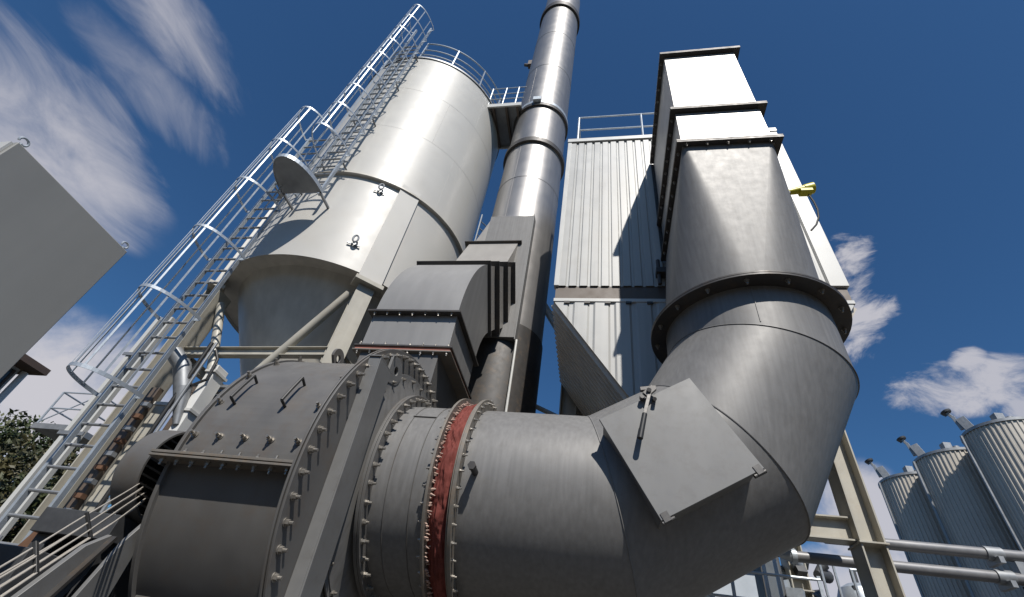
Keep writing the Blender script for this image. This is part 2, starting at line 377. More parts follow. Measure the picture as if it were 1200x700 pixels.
# inspection door: stub box, gasket, door leaf, hinges, latch
e30 = V3((cos(radians(30)), 0, sin(radians(30)))); p30 = V3((-sin(radians(30)), 0, cos(radians(30))))
DC = V3((-0.01, 0, 3.33)) * 0.25 + V3((0.68, 0, 3.73)) * 0.25 + V3((1.08, 0, 3.05)) * 0.25 + V3((0.39, 0, 2.64)) * 0.25
def dpt(u, w, y): return V3((DC.x, y, DC.z)) + e30 * u + p30 * w
mb = MB(); mb.obox(dpt(-0.378, -0.378, 3.313), e30 * 0.756, p30 * 0.756, (0, 0.55, 0)); build('door_stub', mb, duct_paint, el, bevel=0.004)
dr = MB(); dr.obox(dpt(-0.40, -0.40, 3.272), e30 * 0.80, p30 * 0.80, (0, 0.022, 0))
door = build('inspection_door', dr, door_paint, el, bevel=0.004)
mb = MB(); mb.obox(dpt(-0.385, -0.385, 3.294), e30 * 0.77, p30 * 0.77, (0, 0.018, 0)); build('gasket', mb, black_rubber, door)
for sgn in (-1, 1):
    mb = MB(); mb.tube(dpt(0.40 if sgn > 0 else -0.31, -0.415, 3.285), dpt(0.31 if sgn > 0 else -0.40, -0.415, 3.285), 0.014, n=12)
    mb.bar(dpt(sgn * 0.36, -0.42, 3.27), dpt(sgn * 0.36, -0.36, 3.27), 0.05, 0.008, (0, 1, 0)); build('hinge', mb, latch_m, door)
mb = MB(); mb.bar(V3((0.30, 3.262, 3.60)), V3((0.42, 3.262, 3.62)), 0.03, 0.035, (0, 1, 0)); mb.tube((0.36, 3.268, 3.58), (0.36, 3.19, 3.56), 0.018, n=12)
mb.bar((0.33, 3.225, 3.53), (0.40, 3.225, 3.60), 0.05, 0.03, (0, 1, 0)); mb.tube((0.31, 3.265, 3.52), (0.31, 3.22, 3.52), 0.02, n=8); mb.tube((0.40, 3.265, 3.52), (0.40, 3.22, 3.50), 0.016, n=8)
mb.bar((0.365, 3.215, 3.55), (0.315, 3.20, 3.35), 0.026, 0.014, (0, 1, 0))
lat = build('latch', mb, latch_m, door, bevel=0.002)
mb = MB(); mb.tube((0.318, 3.20, 3.36), (0.275, 3.19, 3.16), 0.019, 0.021, 12); build('latch_grip', mb, black_rubber, lat)
mb = MB(); mb.obox(dpt(0.36, 0.05, 3.40), e30 * 0.10, p30 * 0.02, (0, 0.012, 0)); mb.path([dpt(0.36, 0.12, 3.47), dpt(0.50, 0.05, 3.50), dpt(0.52, -0.06, 3.52)], 0.006, 6)
build('door_stay', mb, galv, el)
# small capped test stub on the horizontal pipe
mb = MB(); q = V3((-0.93, YP - 0.80 * cos(radians(2)), Z1 - 0.04)); mb.tube(q + V3((0, 0.02, 0)), q + V3((0.0, -0.11, 0.0)), 0.026, n=14); mb.tube(q + V3((0, -0.11, 0)), q + V3((0, -0.135, 0)), 0.033, n=6)
build('test_stub', mb, flange_paint, el)

# ------------------------------------------------------------------ fabric expansion joint and inlet spool
jt = thing('expansion_joint', 'crumpled red fabric expansion joint clamped between two bolted pipe flanges', 'expansion joint', (-1.14, YP, 0.12))
mb = MB(); rings = []
NA, NX = 420, 15
for j in range(NX):
    x = -1.235 + 0.17 * j / (NX - 1); rg = []
    for i in range(NA):
        t = 2 * pi * i / NA; w = sin(pi * j / (NX - 1))
        ph = x * 34 + 2.2 * mnoise.noise(V3((cos(t) * 4, sin(t) * 4, 3.1))); dd = abs(mnoise.noise(V3((cos(t) * 3.5, sin(t) * 3.5, ph)))) * 0.034 + mnoise.noise(V3((cos(t) * 7, sin(t) * 7, x * 12))) * 0.016 + mnoise.noise(V3((cos(t) * 40, sin(t) * 40, x * 40))) * 0.005
        r = 0.81 + 0.025 * w + dd * (0.25 + w); rg.append(V3((x, YP + r * cos(t), Z1 + r * sin(t))))
    rings.append(rg)
for a_, b_ in zip(rings[:-1], rings[1:]): mb.ribbon(a_, b_)
build('fabric_sleeve', mb, red_fab, jt, angle=80)
mb = MB()
for i in range(200):
    t = 2 * pi * i / 200 + random.uniform(-.01, .01); r = 0.835 + random.uniform(-0.01, 0.03); L = random.uniform(0.012, 0.04)
    p = V3((-1.236, YP + r * cos(t), Z1 + r * sin(t))); d = V3((1, random.uniform(-.4, .4), random.uniform(-.4, .4))).normalized()
    mb.tube(p, p + d * L, random.uniform(0.006, 0.013), 0.003, 5)
fe = build('frayed_edge', mb, fringe_m, jt); fe['kind'] = 'stuff'
mb = MB(); mb.flange((-1.078, YP, Z1), 'x', 0.80, 0.885, 0, 0.010); build('clamp_ring', mb, worn_flange, jt, bevel=0.002)

spl = thing('inlet_spool', 'short grey pipe spool with bolted flanges between the fan side plate and the red joint', 'pipe', (-1.5, YP, 0.12))
mb = MB(); mb.ribbon(ringx(-1.735), ringx(-1.25)); build('spool_shell', mb, duct_paint, spl)
mb = MB()
for x in (-1.60, -1.40): mb.path([(x, YP + 0.8015 * cos(t), Z1 + 0.8015 * sin(t)) for t in [2 * pi * i / 96 for i in range(96)]], 0.004, 5, True)
mb.bar((-1.61, YP - 0.66, Z1 + 0.462), (-1.40, YP - 0.66, Z1 + 0.462), 0.008, 0.012, (0, -.8, .58)); build('weld_seam', mb, fan_paint, spl)
mb = MB(); mb.flange((-1.735, YP, Z1), 'x', 0.79, 0.905, -0.012, 0.012); mb.flange((-1.735, YP, Z1), 'x', 0.79, 0.905, -0.040, -0.015)
fl = build('fan_flange', mb, fan_paint, spl, bevel=0.003); bolt_circle(fl, (-1.735, YP, Z1), 'x', 0.862, 0.012, 40, 1.0)
mb = MB(); mb.flange((-1.25, YP, Z1), 'x', 0.79, 0.90, -0.010, 0.012)
fl = build('joint_flange', mb, worn_flange, spl, bevel=0.003); bolt_circle(fl, (-1.25, YP, Z1), 'x', 0.862, -0.010, 44, 0.68, -1)
for t in (2.35, 1.9):
    pass

# ------------------------------------------------------------------ centrifugal fan
YF, ZF, RF = 4.25, 2.73, 1.37
XL, XR = -2.98, -1.95
OY0, OY1, OZ = 4.50, 5.60, 4.74
def fan_outline(off=0.0, n=64):
    r = RF + off; y0 = OY0 - off; y1 = OY1 + off
    a0 = math.acos(max(-1, min(1, (y0 - YF) / r)))           # outlet front corner on the circle
    a1 = -math.acos(max(-1, min(1, (y1 - YF) / r))) if (y1 - YF) < r else 0.0
    pts = [(y0, OZ)]
    for i in range(n + 1):
        a = a0 + (2 * pi + a1 - a0) * i / n
        pts.append((YF + r * cos(a), ZF + r * sin(a)))
    pts.append((y1, OZ)); return pts
fan = thing('centrifugal_fan', 'big grey centrifugal fan with bolted curved hatch and scroll housing', 'fan', (-2.5, YF, 0.12))
mb = MB(); mb.prism([(XL, y, z) for y, z in fan_outline()], (XR - XL, 0, 0)); casing = build('scroll_casing', mb, fan_paint, fan)
def plate_outline(off, n=64):
    r = RF + off; a0 = math.acos((OY0 - off - YF) / r) if True else 0
    pts = []
    for i in range(n + 1):
        a = a0 - 0.35 + (2 * pi - (a0 - 0.35)) * i / n
        pts.append((YF + r * cos(a), ZF + r * sin(a)))
    return pts
mb = MB(); mb.prism([(XR, YF + 1.54 * cos(2 * pi * i / 120), ZF + 1.54 * sin(2 * pi * i / 120)) for i in range(120)], (0.016, 0, 0)); build('casing_flange', mb, fan_paint, fan, bevel=0.003)
mb = MB(); mb.prism([(XR + 0.024, YF + 1.535 * cos(2 * pi * i / 120), ZF + 1.535 * sin(2 * pi * i / 120)) for i in range(120)], (0.018, 0, 0)); sp_ = build('side_plate', mb, fan_paint, fan, bevel=0.003)
for i in range(62):
    t = 2 * pi * i / 62
    bolt(sp_, (XR + 0.042, YF + 1.475 * cos(t), ZF + 1.475 * sin(t)), (1, 0, 0), 1.15)
mb = MB(); mb.prism([(XL - 0.03, YF + 1.40 * cos(2 * pi * i / 96), ZF + 1.40 * sin(2 * pi * i / 96)) for i in range(96)], (0.03, 0, 0)); build('back_plate', mb, fan_paint, fan, bevel=0.003)
# inlet cone rings between side plate and pipe flange
mb = MB(); mb.lathe([(1.06, -1.905), (1.06, -1.87), (1.0, -1.87), (0.80, -1.79), (0.80, -1.78)], (0, YP, Z1), 'x', 72)
build('inlet_cone', mb, duct_paint, fan)
mb = MB(); mb.flange((0, YP, Z1), 'x', 0.98, 1.10, -1.893, -1.878)
ic = build('inlet_ring', mb, door_paint, fan, bevel=0.002); bolt_circle(ic, (0, YP, Z1), 'x', 1.05, -1.878, 28, 0.9)
# curved hatch with bolts and two pull handles
mb = MB(); a0, a1, n = radians(183), radians(83), 40
HX0, HX1 = -2.97, -2.03
for i in range(n):
    b0 = a0 + (a1 - a0) * i / n; b1 = a0 + (a1 - a0) * (i + 1) / n
    q = [(RF + 0.001, b0), (RF + 0.014, b0), (RF + 0.014, b1), (RF + 0.001, b1)]
    P = [(YF + r * cos(b), ZF + r * sin(b)) for r, b in q]
    vs = [(HX0, *p) for p in P] + [(HX1, *p) for p in P]
    mb.add(vs, [(1, 2, 6, 5), (0, 1, 2, 3), (4, 5, 6, 7)] + ([(0, 1, 5, 4)] if i == 0 else []) + ([(2, 3, 7, 6)] if i == n - 1 else []))
hatch = build('curved_hatch', mb, fan_paint, fan, angle=50)
RH = RF + 0.014
def hpos(x, adeg, r=RH): a = radians(adeg); return V3((x, YF + r * cos(a), ZF + r * sin(a))), V3((0, cos(a), sin(a)))
for x in (-2.93, -2.72, -2.51, -2.30, -2.08):
    for ad in (176.5, 87):
        p, d = hpos(x, ad); bolt(hatch, p, d, 1.15)
for ad in (164, 150, 136, 122, 108, 97):
    for x in (-2.935, -2.075):
        p, d = hpos(x, ad); bolt(hatch, p, d, 1.15)
for x in (-2.80, -2.36):
    mb = MB(); p0, d0 = hpos(x, 153.5); p1, d1 = hpos(x, 164.5); 
    mb.tube(p0, p0 + d0 * 0.075, 0.011, n=8); mb.tube(p1, p1 + d1 * 0.075, 0.011, n=8)
    mb.path([p0 + d0 * 0.075, (p0 + d0 * 0.078 + p1 + d1 * 0.078) / 2, p1 + d1 * 0.075], 0.012, 8); build('pull_handle', mb, black_rubber, hatch)
# horizontal split flange
mb = MB(); mb.box(XL - 0.11, XR - 0.002, YF - 1.495, YF - RF + 0.03, 2.600, 2.617); mb.box(XL - 0.11, XR - 0.002, YF - 1.495, YF - RF + 0.03, 2.623, 2.643)
sf = build('split_flange', mb, worn_flange, fan, bevel=0.003)
for k in range(9): bolt(sf, (XL - 0.02 + k * 0.122, YF - 1.45, 2.600), (0, 0, -1), 0.9)
for k in range(7): bolt(sf, (XL + 0.10 + k * 0.145, YF - 1.43, 2.643), (0, 0, 1), 0.9)
# upright stiffener channel and lifting lugs
mb = MB(); x0, x1 = XR + 0.043, XR + 0.15
ct_, cb_ = V3((0, 3.145, 3.66)), V3((0, 3.39, 0.14)); wv_ = V3((0, 0.122, 0))
mb.obox(cb_ - wv_ + V3((x1 - 0.014, 0, 0)), (0.014, 0, 0), wv_ * 2, ct_ - cb_)
for sg in (-1, 1): mb.obox(cb_ + wv_ * sg - V3((0, 0.014 if sg > 0 else 0, 0)) + V3((x0, 0, 0)), (x1 - 0.0142 - x0, 0, 0), (0, 0.014, 0), ct_ - cb_)
mb.box(x0, x1, 3.01, 3.28, 3.661, 3.673); build('stiffener_channel', mb, door_paint, fan, bevel=0.003)
def lug_plate(x, c, r_out, r_in, tail, th):
    """rounded plate with an eye; tail = two points of its foot"""
    m_ = MB(); n_ = 28; c = V3((0, c[0], c[1])); inner = []; outer = []
    t0, t1 = V3((0, *tail[0])), V3((0, *tail[1]))
    for i in range(n_):
        a = 2 * pi * i / n_; d = V3((0, cos(a), sin(a))); inner.append(c + d * r_in); outer.append(c + d * r_out)
    # push the outer points nearest the foot out to it
    fd = ((t0 + t1) / 2 - c); fdn = fd.normalized()
    for i in range(n_):
        d = (outer[i] - c).normalized(); k = d.dot(fdn)
        if k > 0.25:
            s_ = (d.cross(fdn)).x; w = max(0, min(1, 0.5 + s_ / 1.9)); f_ = t1 * w + t0 * (1 - w); outer[i] = outer[i].lerp(f_, min(1, (k - 0.25) / 0.35))
    for dx in (0, th): pass
    vs = [p + V3((x, 0, 0)) for p in outer] + [p + V3((x, 0, 0)) for p in inner] + [p + V3((x + th, 0, 0)) for p in outer] + [p + V3((x + th, 0, 0)) for p in inner]
    fs = []
    for i in range(n_):
        j = (i + 1) % n_
        fs += [(i, j, n_ + j, n_ + i), (2 * n_ + i, 3 * n_ + i, 3 * n_ + j, 2 * n_ + j), (i, 2 * n_ + i, 2 * n_ + j, j), (n_ + i, n_ + j, 3 * n_ + j, 3 * n_ + i)]
    return m_.add(vs, fs)
build('lifting_lug', lug_plate(XR + 0.06, (3.47, 3.81), 0.13, 0.042, ((3.335, 3.60), (3.335, 3.93)), 0.025), door_paint, fan, bevel=0.002)
build('lifting_lug', lug_plate(XL - 0.06, (4.18, 4.40), 0.12, 0.045, ((4.06, 4.18), (4.30, 4.18)), 0.03), fan_paint, fan, bevel=0.002)
# pedestal
mb = MB(); mb.box(XL - 0.1, XR + 0.25, 3.15, 5.5, 0.12, 0.45); mb.box(XL, XL + 0.12, 3.2, 5.4, 0.45, 1.9); mb.box(XR - 0.12, XR, 3.2, 5.4, 0.45, 1.9)
build('pedestal', mb, fan_paint, fan, bevel=0.006)

# fan motor with louvred end
mt = thing('fan_motor', 'grey round motor cowl with black louvred end on the far side of the fan', 'motor', (-3.5, 3.42, 0.12))
MY, MZ, MR = 3.20, 2.60, 0.345
mb = MB(); mb.lathe([(0.0, -3.45), (MR * 0.86, -3.45), (MR, -3.39), (MR, -3.18), (MR - 0.015, -3.18), (MR - 0.015, -3.23)], (0, MY, MZ), 'x', 56); build('motor_cowl', mb, fan_paint, mt)
mb = MB(); mb.lathe([(0.0, -3.29), (MR - 0.02, -3.29)], (0, MY, MZ), 'x', 48); build('cowl_back', mb, black_rubber, mt)
mb = MB()
for k in range(12):
    z = MZ - MR + 0.045 + k * 0.056; h = sqrt(max(0, (MR - 0.03) ** 2 - (z - MZ) ** 2))
    if h > 0.05: mb.obox((-3.255, MY - h, z), (0.05, 0, -0.012), (0, 2 * h, 0), (0.004, 0, 0.012))
build('louvre', mb, fan_paint, mt)
mb = MB(); mb.box(-3.9, -3.25, 3.0, 3.7, 2.10, 2.26); mb.box(-3.88, -3.76, 3.05, 3.65, 0.12, 2.10); mb.box(-3.4, -3.28, 3.05, 3.65, 0.12, 2.10)
build('motor_stand', mb, dark_eq, mt, bevel=0.005)
# cabinet panels below the cables
pn = thing('drive_guard', 'plain grey sheet metal drive guard below the cable run', 'machine guard', (-3.3, 2.6, 0.12))
mb = MB(); mb.prism([(-3.2, 2.52, 1.50), (-3.2, 2.85, 2.03), (-3.2, 2.98, 2.13), (-3.2, 2.98, 1.9), (-3.2, 2.86, 1.62), (-3.2, 2.70, 0.2), (-3.2, 2.45, 0.2)], (-0.04, 0, 0)); build('guard_panel', mb, door_paint, pn, bevel=0.004)
mb = MB(); mb.prism([(-3.05, 2.80, 1.55), (-3.05, 2.95, 2.10), (-3.05, 3.03, 2.25), (-3.05, 3.08, 2.1), (-3.05, 3.08, 1.75), (-3.05, 3.0, 0.2), (-3.05, 2.8, 0.2)], (-0.03, 0, 0)); build('guard_panel', mb, door_paint, pn, bevel=0.004)
mb = MB(); mb.box(-3.75, -3.30, 2.62, 3.0, 0.12, 1.95); build('guard_box', mb, dark_eq, pn, bevel=0.006)
mb = MB(); mb.bar((-3.18, 2.70, 1.5), (-3.18, 2.99, 2.12), 0.02, 0.04, (1, 0, 0)); build('guard_rail', mb, flange_paint, pn)
mb = MB(); mb.prism([(-4.16, 3.2, 1.75), (-4.16, 3.2, 2.03), (-4.08, 3.2, 2.2), (-3.84, 3.2, 2.19), (-3.84, 3.2, 1.75)], (0, 0.35, 0)); mb.box(-4.1, -3.9, 3.25, 3.5, 0.12, 1.75)
tag(build('belt_cover', mb, rust, base=(-4.0, 3.3, 0.12), bevel=0.006), 'rust brown belt cover beside the ladder foot', 'cover')

# cable run at lower left
A0, B0 = V3((-3.20, 2.93, 2.455)), V3((-2.085, 1.60, 1.755)); A1, B1 = V3((-3.20, 3.05, 2.375)), V3((-2.0, 1.60, 1.665))
cdir = (B0 - A0).normalized()
for k in range(7):
    f = k / 6; a = A0.lerp(A1, f) + V3((0, (k % 2) * 0.02, 0)); b = B0.lerp(B1, f) + V3((0, (k % 2) * 0.03, 0)); a, b = a - (b - a) * 0.06, b + (b - a) * 0.2; mb = MB(); pts = []
    for i in range(15):
        g = i / 14; p = a.lerp(b, g); p.z += -0.012 * sin(pi * g) + 0.004 * sin(6 * g + k * 1.7); p.y += 0.004 * sin(9 * g + k); pts.append(p)
    mb.path(pts, 0.0040, 8)
    tag(build('power_cable', mb, cable_m, base=B0), 'one of the pale parallel cables running across the lower left corner', 'cable', 'cables strapped side by side')
for f, lab in ((0.55, 'black strap round the pale cables nearer the fan'), (0.86, 'black strap round the pale cables nearer the left edge')):
    p, q = A0.lerp(B0, f), A1.lerp(B1, f); mb = MB(); mb.bar(p + (p - q) * 0.08, q + (q - p) * 0.08, 0.014, 0.022, cdir)
    tag(build('cable_strap', mb, black_rubber, base=q, bevel=0.003), lab, 'cable strap')

# ------------------------------------------------------------------ fan outlet duct up to the stack
DX0, DX1 = -3.04, -1.86
od = thing('outlet_duct', 'grey rectangular duct rising from the fan outlet into the chimney, with dark flanges and bellows', 'duct', (-2.45, 5.0, 4.7))
def rect_frame(m_, x0, x1, o, w, th, nrm, in_x0, in_x1, d):
    """flat flange frame: o = front lower edge point (y,z); w = in-plane direction (y,z) backwards; d = depth"""
    pass
def slab(m_, x0, x1, p, u, n_, L, T):
    """box spanning x0..x1, from point p=(y,z) along u (length L) and thickness T along n_"""
    p = V3((x0, p[0], p[1])); u = V3((0, *u)).normalized(); n_ = V3((0, *n_)).normalized()
    return m_.obox(p, (x1 - x0, 0, 0), u * L, n_ * T)
mb = MB(); mb.box(DX0 - 0.05, DX1 + 0.07, 4.45, 5.68, 4.74, 4.76); f0 = build('fan_outlet_flange', mb, worn_flange, od, bevel=0.003)
for k in range(8): bolt(f0, (DX0 + 0.02 + k * 0.168, 4.475, 4.74), (0, 0, -1), 0.9)
mb = MB(); mb.box(DX0 - 0.03, DX1 + 0.05, 4.47, 5.66, 4.76, 4.805); build('sealing_strip', mb, copper, od)
mb = MB(); mb.box(DX0 - 0.05, DX1 + 0.07, 4.45, 5.68, 4.805, 4.830); f1 = build('joint_flange', mb, flange_paint, od, bevel=0.003)
for k in range(8): bolt(f1, (DX0 + 0.02 + k * 0.168, 4.475, 4.830), (0, 0, 1), 0.9)
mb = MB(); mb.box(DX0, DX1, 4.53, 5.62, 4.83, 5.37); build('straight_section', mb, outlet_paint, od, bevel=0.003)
mb = MB(); mb.box(DX0 - 0.06, DX1 + 0.06, 4.44, 5.70, 5.37, 5.40); f2 = build('elbow_flange', mb, flange_paint, od, bevel=0.003)
for k in range(7): bolt(f2, (DX0 + 0.04 + k * 0.18, 4.475, 5.37), (0, 0, -1), 0.9)
# curved elbow 0..45 deg, outer radius 2.35
RO, RI = 2.35, 1.22; ey0 = 4.53; ecy = ey0 + RO; ez = 5.40
poly = [(ecy - RO * cos(a), ez + RO * sin(a)) for a in [radians(45) * i / 20 for i in range(21)]] + [(ecy - RI * cos(a), ez + RI * sin(a)) for a in [radians(45) * i / 20 for i in range(20, -1, -1)]]
mb = MB(); mb.prism([(DX0, y, z) for y, z in poly], (DX1 - DX0, 0, 0)); build('curved_elbow', mb, outlet_paint, od, angle=30)
cA = (ecy - RO * cos(pi / 4), ez + RO * sin(pi / 4)); dirv = (sin(pi / 4), cos(pi / 4)); wv = (cos(pi / 4), -sin(pi / 4)); D45 = RO - RI
def along(p, s_, u): return (p[0] + u[0] * s_, p[1] + u[1] * s_)
for k, s_ in enumerate((0.0, 0.33, 0.70, 1.02)):
    mb = MB(); q = along(along(cA, s_, dirv), -0.07, wv); slab(mb, DX0 - 0.07, DX1 + 0.05 + 0.075 * k, q, wv, dirv, D45 + 0.14, 0.035); build('bellows_flange', mb, flange_paint, od, bevel=0.003)
    if k < 3:
        L = (0.33, 0.37, 0.32)[k] - 0.035
        mb = MB(); q = along(along(cA, s_ + 0.035, dirv), 0.02, wv); slab(mb, DX0 + 0.01, DX1 + 0.045 + 0.075 * k, q, wv, dirv, D45 - 0.04, L); build('bellows_panel', mb, duct_side, od)
cB = along(cA, 1.055, dirv)
# steep box sections to the stack
def hexbox(m_, lo, hi):
    """lo/hi = (x0,x1,(yf,zf),(yb,zb))"""
    a = [(lo[0], *lo[2]), (lo[1], *lo[2]), (lo[1], *lo[3]), (lo[0], *lo[3])]; b = [(hi[0], *hi[2]), (hi[1], *hi[2]), (hi[1], *hi[3]), (hi[0], *hi[3])]
    return m_.add(a + b, [(0, 1, 2, 3), (4, 5, 6, 7), (0, 1, 5, 4), (1, 2, 6, 5), (2, 3, 7, 6), (3, 0, 4, 7)])
mb = MB(); hexbox(mb, (-2.86, -1.80, (cB[0] + 0.02, cB[1] - 0.01), (6.75, 7.0)), (-2.80, -1.74, (6.42, 8.98), (7.2, 8.60))); build('lower_box_section', mb, duct_side, od, bevel=0.003)
mb = MB(); mb.obox((-2.90, 6.36, 8.985), (1.24, 0, 0), (0, 0.95, -0.42), (0, 0.012, 0.03)); build('box_flange', mb, flange_paint, od, bevel=0.003)
mb = MB(); hexbox(mb, (-2.72, -1.70, (6.45, 9.03), (7.25, 8.65)), (-2.46, -1.56, (6.47, 9.90), (7.3, 9.6))); build('upper_box_section', mb, duct_side, od, bevel=0.003)

# ------------------------------------------------------------------ chimney stack
SX, SY, SR = -1.94, 7.30, 0.80
st = thing('chimney_stack', 'tall brushed steel chimney stack with dark ring bands', 'chimney', (SX, SY, 0.12))
mb = MB(); mb.lathe([(SR, 0.12), (SR, 13.26)], (SX, SY, 0), 'z', 72); build('lower_shell', mb, stainless, st)
mb = MB(); mb.lathe([(SR - 0.005, 13.26), (SR - 0.005, 15.48)], (SX, SY, 0), 'z', 72); build('middle_shell', mb, stainless, st)
mb = MB(); mb.lathe([(SR, 15.48), (SR, 27.5), (SR - 0.03, 27.5), (SR - 0.03, 26.5)], (SX, SY, 0), 'z', 72); build('upper_shell', mb, stainless, st)
mb = MB(); mb.flange((SX, SY, 0), 'z', SR - 0.02, SR + 0.075, 13.22, 13.40); build('ring_band', mb, flange_paint, st)
mb = MB(); mb.flange((SX, SY, 0), 'z', SR - 0.02, SR + 0.06, 15.32, 15.45); build('ring_band', mb, flange_paint, st)
mb = MB(); mb.flange((SX, SY, 0), 'z', SR - 0.02, SR + 0.055, 15.48, 15.62); mb.obox((SX - 0.15, SY - SR - 0.16, 15.46), (0.24, 0, 0), (0, 0.18, 0), (0, 0, 0.18)); build('clamp_band', mb, galv, st)
mb = MB(); mb.flange((SX, SY, 0), 'z', SR - 0.02, SR + 0.085, 24.55, 24.95); build('ring_band', mb, flange_paint, st)
mb = MB()
for z in (11.6, 18.4, 21.5): mb.path([(SX + (SR + 0.001) * cos(2 * pi * i / 72), SY + (SR + 0.001) * sin(2 * pi * i / 72), z) for i in range(72)], 0.007, 5, True)
for z0, z1, t in ((9.9, 13.2, -1.9), (15.7, 18.3, -2.0), (18.5, 21.4, -1.35)): mb.path([(SX + SR * cos(t), SY + SR * sin(t), z0), (SX + SR * cos(t), SY + SR * sin(t), z1)], 0.006, 5)
build('weld_seam', mb, stainless, st)
mb = MB(); mb.box(SX - SR - 0.16, SX - SR + 0.05, SY - 0.1, SY + 0.1, 20.4, 20.75); mb.tube((SX - SR - 0.16, SY, 20.5), (SX - SR - 0.30, SY, 20.58), 0.06, n=10); build('sampling_port', mb, brown_steel, st)
# tall rectangular inlet saddle with riveted edge
mb = MB(); hexbox(mb, (-2.48, -1.50, (6.44, 9.92), (7.2, 9.92)), (-2.50, -1.50, (6.44, 6.5), (7.2, 6.5))); build('inlet_saddle', mb, duct_paint, st, bevel=0.003)
rv = MB(); rv.box(-1.497, -1.485, 6.42, 6.80, 6.45, 9.95); rvo = build('saddle_edge', rv, outlet_paint, st)
for k in range(9): bolt(rvo, (-1.485, 6.72, 6.6 + k * 0.4), (1, 0, 0), 1.0)
mb = MB(); mb.tube((-1.47, 6.52, 6.5), (-1.44, 6.52, 2.6), 0.022, n=10); build('drain_tube', mb, clad_trim, st)
mb = MB(); mb.lathe([(SR, 6.95), (SR + 0.022, 6.95), (SR + 0.022, 0.12)], (SX, SY, 0), 'z', 72); build('shadow_jacket', mb, flange_paint, st)  # added sleeve, its dark colour stands in for a shadow cast on the stack
mb = MB(); mb.prism([(-1.62, 6.1, 4.1), (-1.62, 6.1, 5.05), (-1.62, 6.55, 4.9), (-1.62, 6.55, 3.9)], (0.03, 0, 0)); build('gusset_plate', mb, door_paint, st)

def hcol(m_, x, y, z0, z1, w=0.30, d=0.34, t=0.022):
    m_.box(x - w / 2, x - w / 2 + t, y - d / 2, y + d / 2, z0, z1); m_.box(x + w / 2 - t, x + w / 2, y - d / 2, y + d / 2, z0, z1); m_.box(x - w / 2 + t, x + w / 2 - t, y - t / 2, y + t / 2, z0, z1)
    return m_

# ------------------------------------------------------------------ silo
LX, LY, LR = -5.642, 7.267, 2.32
si = thing('storage_silo', 'large cream cylindrical silo with conical hopper on four legs', 'silo', (LX, LY, 0.12))
mb = MB(); mb.lathe([(LR, 9.61), (LR, 15.70)], (LX, LY, 0), 'z', 128); build('upper_shell', mb, silo_paint, si)
mb = MB(); mb.lathe([(LR - 0.03, 7.14), (LR, 7.08), (LR, 9.58)], (LX, LY, 0), 'z', 128); build('skirt', mb, silo_paint, si)
mb = MB(); mb.flange((LX, LY, 0), 'z', LR - 0.02, LR + 0.085, 9.56, 9.605, 128); build('stiffener_ring', mb, silo_under, si)
mb = MB(); mb.lathe([(LR - 0.03, 7.14), (1.98, 7.15), (0.3, 4.0), (0.3, 3.5)], (LX, LY, 0), 'z', 96); build('hopper_cone', mb, silo_under, si)
mb = MB(); mb.lathe([(LR + 0.03, 15.66), (LR + 0.03, 15.74), (0.0, 16.0)], (LX, LY, 0), 'z', 128); build('roof', mb, galv_dark, si)
mb = MB()
for z in (11.7, 13.7): mb.lathe([(LR + 0.0015, z - 0.004), (LR + 0.003, z), (LR + 0.0015, z + 0.004)], (LX, LY, 0), 'z', 128)
for z0, z1, t in ((9.7, 11.7, -0.55), (11.7, 13.7, -0.85), (13.7, 15.6, -0.45), (11.7, 13.7, -1.9)): mb.path([(LX + LR * cos(t), LY + LR * sin(t), z0), (LX + LR * cos(t), LY + LR * sin(t), z1)], 0.003, 5)
build('weld_seam', mb, silo_paint, si)
legang = [radians(-47.8 + 90 * k) for k in range(4)]
for k, a in enumerate(legang):
    u = V3((cos(a), sin(a), 0)); t = V3((-sin(a), cos(a), 0)); c = V3((LX, LY, 0)) + u * LR
    mb = MB(); mb.obox(c - t * 0.22 - u * 0.10 + V3((0, 0, 6.95)), t * 0.44, u * 0.15, (0, 0, 2.80)); build('leg_shoulder', mb, silo_paint, si, bevel=0.006)
    mb = MB(); mb.obox(c - t * 0.26 - u * 0.16 + V3((0, 0, 6.86)), t * 0.52, u * 0.28, (0, 0, 0.085))
    if k == 3:
        q = c - u * 0.12; hcol(mb, q.x, q.y, 0.12, 6.85, 0.30, 0.36)
        build('leg', mb, cream_steel, si, bevel=0.003); continue
    mb.obox(c - t * 0.15 - u * 0.02 + V3((0, 0, 0.12)), t * 0.30, u * 0.02, (0, 0, 6.74)); mb.obox(c - t * 0.15 - u * 0.24 + V3((0, 0, 0.12)), t * 0.30, u * 0.02, (0, 0, 6.74)); mb.obox(c - t * 0.01 - u * 0.22 + V3((0, 0, 0.12)), t * 0.02, u * 0.20, (0, 0, 6.74))
    build('leg', mb, cream_steel, si, bevel=0.003)
LEG = [V3((LX, LY, 0)) + V3((cos(a), sin(a), 0)) * (LR - 0.12) for a in legang]
for k in range(4):
    a, b = LEG[k], LEG[(k + 1) % 4]; d = (b - a).normalized()
    mb = MB(); mb.bar(a + d * 0.1 + V3((0, 0, 5.57)), b - d * 0.1 + V3((0, 0, 5.57)), 0.12, 0.012); mb.bar(a + d * 0.1 + V3((0, 0, 5.42)), b - d * 0.1 + V3((0, 0, 5.42)), 0.12, 0.012); mb.bar(a + d * 0.1 + V3((0, 0, 5.495)), b - d * 0.1 + V3((0, 0, 5.495)), 0.012, 0.138)
    build('tie_beam', mb, cream_steel, si)
mb = MB(); mb.tube(LEG[0] + V3((-0.25, -0.02, 6.75)), LEG[0].lerp(LEG[3], 0.55) + V3((0, 0, 4.3)), 0.075, n=16); build('brace', mb, cream_steel, si)
